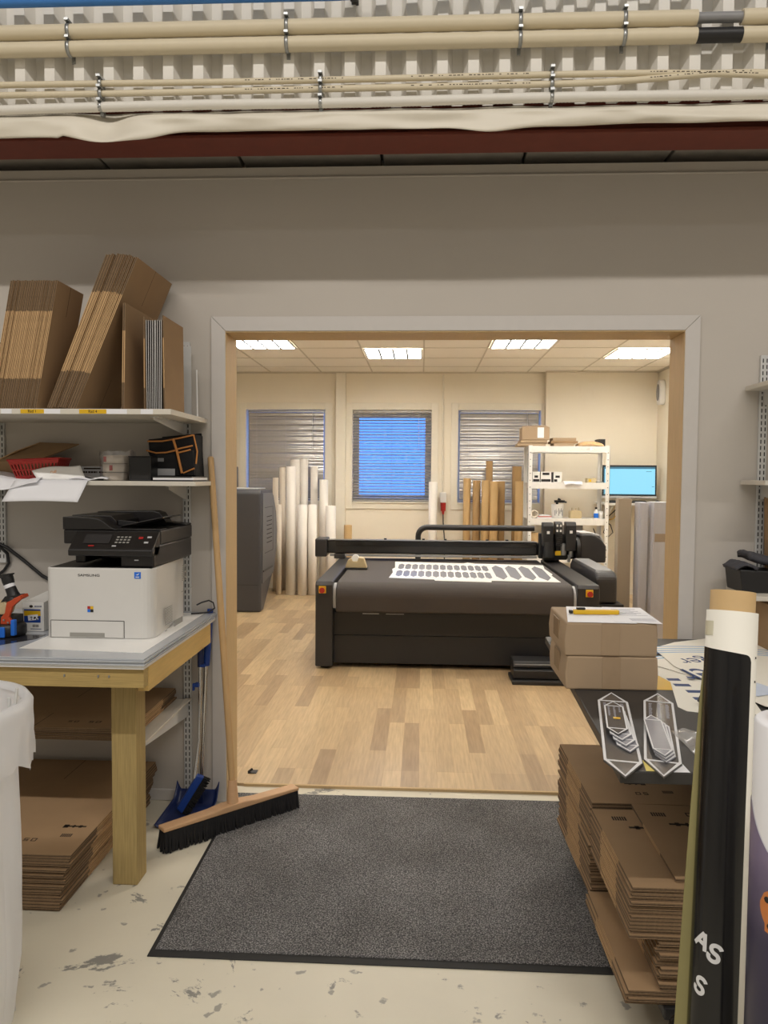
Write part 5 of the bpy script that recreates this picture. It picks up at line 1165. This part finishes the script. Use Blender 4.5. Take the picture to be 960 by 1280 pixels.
single('blue_leaflet',MB().prism([(.93,2.33),(1.0,2.25),(1.10,2.30),(1.0,2.56)],TZ+.009,TZ+.010,'z'),mat('pale_blue_paper',S(198,208,226),.6),'pale blue pointed leaflet on the top poster','leaflet')
t=thing('binder_clip','black binder clip beside the tall black roll on the dark table','clip',(.84,2.19,TZ+.01)); obj('clip_body',MB().prism([(2.14,TZ+.009),(2.19,TZ+.009),(2.165,TZ+.036)],.80,.86,'x'),Mt['black'],t,.001); obj('clip_wire',MB().tube([(.815,2.165,TZ+.036),(.815,2.15,TZ+.055),(.845,2.15,TZ+.055),(.845,2.165,TZ+.036)],.0016,6),Mt['chrome'],t)
# crumpled clear bag
random.seed(11)
def bagf(u,v):
    x=.645+.16*u+.03*(1-v)*(1-u)*0; y=1.70+.24*v-.05*u*0
    h=.004+.020*(math.sin(PI*u)*math.sin(PI*v))**.6+.022*NZ.noise((u*6,v*6,3))*math.sin(PI*u)
    return (x+.02*NZ.noise((u*3,v*3,8)),y+.05*NZ.noise((u*2,v*2,5)),TZ+max(.0015,h))
single('plastic_bag',MB().grid(bagf,26,26),mat('crumpled_clear_film',S(226,224,222),.1,spec=1,alpha=.38,var=.1),'crumpled clear plastic bag at the front of the dark table','plastic bag')
# plaques
def plaque(Pb,Pt,w,lab,g,small=0,tilt=0):
    A=Vector(Pb);B=Vector(Pt); d=(B-A); L=d.length; d.normalize()
    return L,d
def make_plaque(name,L,w,th,lab,loc,ang,full=True,group=None,mt='smoke',pt=.14):
    tt=thing(name,lab,'plaque',loc,group); tt.rotation_euler=(0,0,ang)
    h=L/2; p=L*pt
    H=lambda s,e=0:[(0,-h*s+0),(w/2*s-e,-h*s+p*s),(w/2*s-e,h*s-p*s),(0,h*s),(-w/2*s+e,h*s-p*s),(-w/2*s+e,-h*s+p*s)]
    obj('plate',MB().prism(H(1),0,th,'z'),Mt[mt],tt,.001,off=(0,0,0))
    lw=w*.075
    b=MB(); o_=H(.985); ins=[]
    for q,r in zip(H(.97),o_): pass
    outer=[(x*(1-.02),y*(1-.015)) for x,y in H(1)]; inner=[(x*(1-2*lw/w-.02),y*(1-2*lw*1.6/L-.015)) for x,y in H(1)]
    for i in range(6):
        j=(i+1)%6; b.add([(*outer[i],th+.0005),(*outer[j],th+.0005),(*inner[j],th+.0005),(*inner[i],th+.0005)],[(0,1,2,3)])
    b.box(-w/2*.95,w/2*.95,h-p-lw,h-p+lw*.3,th+.0003,th+.0006); b.box(-w/2*.95,w/2*.95,-h+p-lw*.3,-h+p+lw,th+.0003,th+.0006)
    obj('white_outline',b,Mt['engrave'],tt,off=(0,0,0))
    if full:
        for k,x in enumerate((-.27,.0,.27)):
            l=(.30,.34,.20)[k]*L; b=MB(); y=h-p-.035*L
            for c in range(int(l/ (.012))):
                b.box(w*x-w*.055,w*x+w*.055*random.choice((1,.8,.6)),y-.012*c-.009,y-.012*c,th+.0003,th+.0006)
            q=obj('engraved_text',b,Mt['silver'],tt,off=(0,0,0))
    return tt
random.seed(5)
PLT=[((.512,1.949),.671,.086,math.atan2(.132,.658)),((.623,1.953),.681,.083,math.atan2(.188,.655))]
for k,((x,y),L,w,a) in enumerate(PLT):
    make_plaque('plaque',L,w,.004,('left','right')[k]+' large elongated hexagonal smoky acrylic plaque with white outline, small ones stacked on it',(x,y,TZ+.0005),-a,True,None)
for k in range(4):
    d=Vector((.132,.658)).normalized(); c=Vector((.516,1.985))+d*(-.027*(3-k))+Vector((.005*(3-k),0))
    make_plaque('small_plaque',.285,.052,.003,('bottom','second lowest','third lowest','top')[k]+' small hexagonal plaque stacked on the left large plaque'+(', with a yellow mark' if k==3 else ''),(c.x,c.y,TZ+.0055+.0045*k),-(.20-.02*(3-k)),k==3,'small plaques on the left large plaque','silver' if k<3 else 'smoke',.16)
tt=bpy.data.objects['small_plaque.003']; q=obj('yellow_mark',MB().box(-.006,.012,-.02,-.005,.0037,.0040),Mt['yellow'],tt,off=(0,0,0))
for k in range(3):
    c=Vector((.594-.004*k,1.845+.008*k))
    make_plaque('small_plaque',.31,.046,.003,('bottom','middle','top')[k]+' small grey hexagonal plaque stacked askew on the right large plaque',(c.x+.004,c.y+.01,TZ+.0055+.0045*k),-.25+.03*k,False,'small plaques on the right large plaque','silver',.14)
pap([(.505,1.672),(.575,1.672),(.58,1.735),(.515,1.735)],TZ,'yellow note under the two plaques at the table front','yellownote'); pap([(.53,1.669),(.60,1.669),(.60,1.72),(.545,1.72)],TZ+.0008-.0007,'white note under the right plaque at the table front')
# ------------------------------------------------------------------ flattened cartons on a trolley below
t=thing('trolley','low black trolley with rounded bumpers under the carton piles','trolley',(.85,2.3,0))
obj('deck',MB().box(.60,1.45,1.80,2.83,.085,.115),Mt['black'],t,.004)
obj('bumper',MB().tube([(.600,1.745,.112),(.607,1.738,.112),(.625,1.735,.112),(1.40,1.735,.112)],[.025,.038,.045,.045],14),Mt['blackgloss'],t); obj('bumper',MB().tube([(.60,2.86,.098),(.62,2.865,.098),(1.4,2.865,.098)],[.026,.034,.034],14),Mt['blackgloss'],t)
for x,y in((.72,1.92),(.72,2.72),(1.36,1.92),(1.36,2.72)): obj('castor',MB().cyl((x-.012,y,.0405),(x+.012,y,.0405),.040,n=18).box(x-.02,x+.02,y-.02,y+.02,.0805,.0845),Mt['rubber'],t)
def pile(x0,y0,W,L,t_,n,z0,pitch,flap,lab,group,jit=.006,skew=0,rz=0,printed=None,lean=0):
    me=flatbox(W,L,t_,flap)
    for k in range(n):
        kk=n-1-k
        nm=ORD[kk]+('' if kk==0 else ' from the top')
        o=sheet(me,T(x0+W/2+rnd(jit)+skew*k+lean*math.sin(k*.7),y0+L/2+rnd(jit),z0+pitch*k)@RZ(rz+rnd(.008)),f'flattened carton, {nm} of {lab}',group)
    return o
Y0=1.808
pile(.512,Y0+.004,.72,.44,.0085,4,.1158,.0092,.13,'the low wide pile on the trolley, front','low front pile on the trolley',.004)
pile(.595,Y0+.002,.64,.42,.0085,14,.1535,.0092,.13,'the recessed middle part of the front trolley pile','middle of the front trolley pile',.006,skew=-.001)
o=pile(.516,Y0,.72,.432,.0085,14,.2835,.0092,.13,'the upper front pile on the trolley','upper front pile on the trolley',.004)
mark(o,sh(ARROW,-.235,.10,.85,-1)+sh(LOGO,-.19,.155,.95,-1)+sh(BAR,-.295,.155,1.0),T(0,0,.0087))
me=flatbox(.62,.425,.0085,.13)
o=sheet(me,T(.635+.31,Y0+.018+.2125,.4132)@RZ(-.02),'loose flattened brown carton lying shifted right on the upper front trolley pile',None)
mark(o,sh(ARROW,-.19,.085,.85,-1)+sh(LOGO,-.145,.15,.95,-1)+sh(BAR,-.25,.145,1.0)+sh(LOGO,-.07,.15,.6,-1),T(0,0,.0087))
o=pile(.520,2.262,.74,.50,.0085,32,.1158,.0096,.15,'the rear pile on the trolley','rear pile on the trolley',.006,rz=.012)
mark(o,sh(LOGO,-.20,-.175,.7,-1)+sh(BAR,-.115,-.16,.8)+sh(ARROW,-.20,-.10,.6,-1),T(0,0,.0087))
# slanting loose carton at the left of the front pile

# ------------------------------------------------------------------ things at the right edge
t=thing('cloth_box','black box with folded grey cloths on the low right shelf','box',(1.33,3.0,.9655))
obj('box',MB().prism([(1.232,.9655),(1.45,.9655),(1.45,1.045),(1.22,1.055)],2.93,3.08),Mt['black'],t,.004)
def cl(u,v): return (1.20+.085*u,2.925+.12*v,1.058+.018*math.sin(u*3.2)+.006*NZ.noise((u*4,v*4,1)))
def cl2(u,v): return (1.265+.13*u,2.95+.12*v,1.098-.035*u+.015*math.sin(v*3)+.008*NZ.noise((u*3,v*4,4)))
Mt['greycloth']=mat('grey_cloth',S(70,70,76),.9,var=.2,scale=60)
obj('cloth',MB().grid(cl,12,10),Mt['greycloth'],t,solid=.012); obj('cloth',MB().grid(cl2,12,10),Mt['greycloth'],t,solid=.024)
single('cardboard_sheet',MB().prism([(2.93,.968),(3.06,.968),(3.09,1.33),(3.075,1.33)],1.372,1.60,'x'),Mt['card'],'brown cardboard panel standing on the low right shelf at the photo edge','cardboard panel')
single('brown_carton',MB().box(1.31,1.8,2.75,3.10,.7515+.005,.93),Mt['card'],'brown carton on the dark table below the low right shelf','cardboard box',bevel=.003)
# tall black print roll
Bq=Vector((.515,1.297,.0005)); Tq=Vector((.6185,1.515,1.178)); ax=(Tq-Bq); Lr=ax.length; az=ax.normalized()
xa=Vector((1,0,0)); xa=(xa-az*xa.dot(az)).normalized(); ya=az.cross(xa)
def RM(p): return Bq+xa*p[0]+ya*p[1]+az*p[2]
t=thing('print_roll','tall roll of black printed banner with white letters standing in the right foreground','banner roll',Bq)
def cylpatch(r,a0,a1,z0,z1,na,nz,edge=None):
    def fn(u,v):
        a=a0+(a1-a0)*u; zz1=z1(a) if callable(z1) else z1
        z=z0+(zz1-z0)*v; return RM((r*math.cos(a),r*math.sin(a),z))
    return MB().grid(fn,na,nz)
rr_=.0470; zt=Lr-.040
b=MB(); n=40
prof=[(rr_-.012,.0),(rr_,.0),(rr_,zt),(rr_-.012,zt)]
vs=[RM((r*math.cos(2*PI*j/n),r*math.sin(2*PI*j/n),z)) for r,z in prof for j in range(n)]
b.add(vs,[(i*n+j,i*n+(j+1)%n,(i+1)*n+(j+1)%n,(i+1)*n+j) for i in range(3) for j in range(n)],0,True); obj('white_wrap',b,Mt['posterwhite'],t)
b=MB(); prof=[(.034,.0),(.0415,.0),(.0415,Lr),(.034,Lr),(.034,0)]
vs=[RM((r*math.cos(2*PI*j/n),r*math.sin(2*PI*j/n),z)) for r,z in prof for j in range(n)]
b.add(vs,[(i*n+j,i*n+(j+1)%n,(i+1)*n+(j+1)%n,(i+1)*n+j) for i in range(4) for j in range(n)],0,True); obj('core',b,Mt['core'],t)
a0,a1=PI-.30,PI+2.055; zb=zt-.072
def topz(a):
    w=(a1-a)*rr_; c=.012
    return zb-.010*(a-a0)/(a1-a0)-(c-math.sqrt(max(0,c*c-max(0,c-w)**2)) if w<c else 0)
obj('black_print',cylpatch(rr_+.0006,a0,a1,.0,topz,44,60),Mt['blackgloss'],t)
# free edge of the outer turn: olive band
def ol(u,v):
    z=(zb-.05)*v; fl=.030*(1-v)**.75+.002
    a=a0+.03; p=Vector((rr_*math.cos(a),rr_*math.sin(a),0)); tg=Vector((-.93,.33,0)).normalized()
    q=p+tg*(fl*u)+Vector((0,-.004*u*(1-u),0)); return RM((q.x,q.y-.0008,z))
obj('olive_band',MB().grid(ol,8,30),Mt['olive'],t,solid=.0006)
def stroke_letters(pls,h,ac,zc_,rot,w=.0085):
    """bold letters as ribbons following their strokes, laid round the roll"""
    b=MB()
    def on(x,y):
        x,y=x*math.cos(rot)-y*math.sin(rot),x*math.sin(rot)+y*math.cos(rot)
        a=ac+x/rr_; r=rr_+.0012; return RM((r*math.cos(a),r*math.sin(a),zc_+y))
    for pl in pls:
        P_=[Vector((p[0]*h,p[1]*h)) for p in pl]; L_=[];R_2=[]
        for k,p in enumerate(P_):
            d=(P_[min(k+1,len(P_)-1)]-P_[max(k-1,0)]).normalized(); nn=Vector((-d.y,d.x))*w/2
            L_.append(on(*(p+nn))); R_2.append(on(*(p-nn)))
        n=len(P_); b.add(L_+R_2,[(k,n+k,n+k+1,k+1) for k in range(n-1)],0,True)
    return obj('white_letter',b,Mt['engrave'],t)
def dense(p,q,n=8): return [(p[0]+(q[0]-p[0])*k/n,p[1]+(q[1]-p[1])*k/n) for k in range(n+1)]
A_=[dense((-.40,-.5),(-.02,.5)),dense((.02,.5),(.40,-.5)),dense((-.25,-.14),(.25,-.14))]
S_=[[(.30*math.cos(a)+.0,.245+.245*math.sin(a)) for a in[math.radians(25+15.5*k) for k in range(16)]]+[(.30*math.cos(a),-.245+.245*math.sin(a)) for a in[math.radians(82-16.5*k) for k in range(1,18)]]]
RT=-.36
stroke_letters(A_,.029,PI+.58,.556,RT,.0072); stroke_letters(S_,.029,PI+1.08,.541,RT,.0072); stroke_letters(S_,.028,PI+.58,.478,RT,.0070)
b=MB()
for z in(zt-.085,zt-.13): a=PI+2.35; p=RM(((rr_+.0008)*math.cos(a),(rr_+.0008)*math.sin(a),z)); b.cyl(p,p+(xa*math.cos(a)+ya*math.sin(a))*.0006,.0022,n=8)
obj('registration_dot',b,Mt['slot'],t)
q=obj('tape_patch',cylpatch(rr_+.0008,PI-.25,PI+.45,zt-.050,zt-.022,10,2),mat('pale_tape',S(226,222,200),.3),t)
# second roll, mostly outside the frame
c2=(.606,1.195)
t=thing('photo_roll','white roll with a sunset photo print at the right edge of the foreground','banner roll',(c2[0],c2[1],.0005))
R2=.0735
obj('white_wrap',MB().lathe([(.0505,.0005),(R2,.0005),(R2,1.016),(R2-.004,1.020),(.0505,1.020)],(c2[0],c2[1],0),48),Mt['paper'],t)
obj('core',MB().pipe(.050,.044,.0005,1.034,(c2[0],c2[1],0),32),Mt['core'],t)
def ph(u,v):
    a=PI*.75+2.2*u; zt2=.885-.085*math.sin(min(1,max(0,(u-.25)*1.6))*PI*.5)*1.0
    r=R2+.0012; return (c2[0]+r*math.cos(a),c2[1]+r*math.sin(a),.001+(zt2-.001)*v)
obj('sunset_print',MB().grid(ph,40,30),Mt['sunset'],t)
b=MB(); r=R2+.0020; Pn=[]
for k in range(28):
    q=2*PI*k/28; rad=1+.35*NZ.noise((math.cos(q)*2,math.sin(q)*2,4)); Pn.append((3.86+.42*math.cos(q)*rad,.735+.040*math.sin(q)*rad))
vs_=[]
for j in range(7):
    for a,z in Pn: a_=3.86+(a-3.86)*j/6; z_=.735+(z-.735)*j/6; vs_.append((c2[0]+r*math.cos(a_),c2[1]+r*math.sin(a_),z_))
b.add(vs_,[(j*28+k,j*28+(k+1)%28,(j+1)*28+(k+1)%28,(j+1)*28+k) for j in range(6) for k in range(28)]); obj('orange_cloud',b,mat('orange_cloud_print',S(206,126,66),.5,var=.25,scale=60),t)
b=MB()
for a,z in((3.62,.752),(3.9,.715),(3.7,.712)): b.cyl((c2[0]+(r+.0002)*math.cos(a),c2[1]+(r+.0002)*math.sin(a),z),(c2[0]+(r+.0012)*math.cos(a),c2[1]+(r+.0012)*math.sin(a),z),.005,n=8)
obj('dark_speck',b,Mt['slot'],t)
# ------------------------------------------------------------------ light
def area(name,loc,sx,sy,power,col,rot=(0,0,0)):
    l=bpy.data.lights.new(name,'AREA'); l.shape='RECTANGLE'; l.size=sx; l.size_y=sy; l.energy=power; l.color=col
    o=bpy.data.objects.new(name,l); COL.objects.link(o); o.location=loc; o.rotation_euler=rot; return o
WARM=(1,.955,.90); COOL=(.92,.95,1.0)
area('hall_tube_light',(0,-.95,5.2),7.5,.12,LP[0],WARM)
area('hall_tube_light',(0,-5.4,5.2),7.5,.22,LP[1],COOL)
wd=bpy.data.worlds.new('dusk'); SC.world=wd; wd.use_nodes=True; N,L=wd.node_tree.nodes,wd.node_tree.links
bg=N['Background']; bg.inputs[0].default_value=S(88,146,246)+(1,); bg.inputs[1].default_value=LP[2]
# ------------------------------------------------------------------ camera
yaw=math.atan(47/940); pitch=math.atan(44/940); roll_=.0075
fw=Vector((-math.sin(yaw)*math.cos(pitch),math.cos(yaw)*math.cos(pitch),-math.sin(pitch)))
r=fw.cross(Vector((0,0,1))).normalized(); u=r.cross(fw)
rx=r*math.cos(roll_)+u*math.sin(roll_); ux=u*math.cos(roll_)-r*math.sin(roll_)
cd=bpy.data.cameras.new('camera'); cd.sensor_fit='VERTICAL'; cd.sensor_height=36; cd.sensor_width=27; cd.lens=36*940/1280; cd.clip_start=.05
co=bpy.data.objects.new('camera',cd); COL.objects.link(co)
co.matrix_world=Matrix(((rx.x,ux.x,-fw.x,0),(rx.y,ux.y,-fw.y,0),(rx.z,ux.z,-fw.z,1.40),(0,0,0,1)))
SC.camera=co
vs=SC.view_settings; SC.display_settings.display_device='sRGB'; vs.view_transform='Standard'; vs.look='None'; vs.gamma=1; vs.exposure=EXPO; vs.use_curve_mapping=False
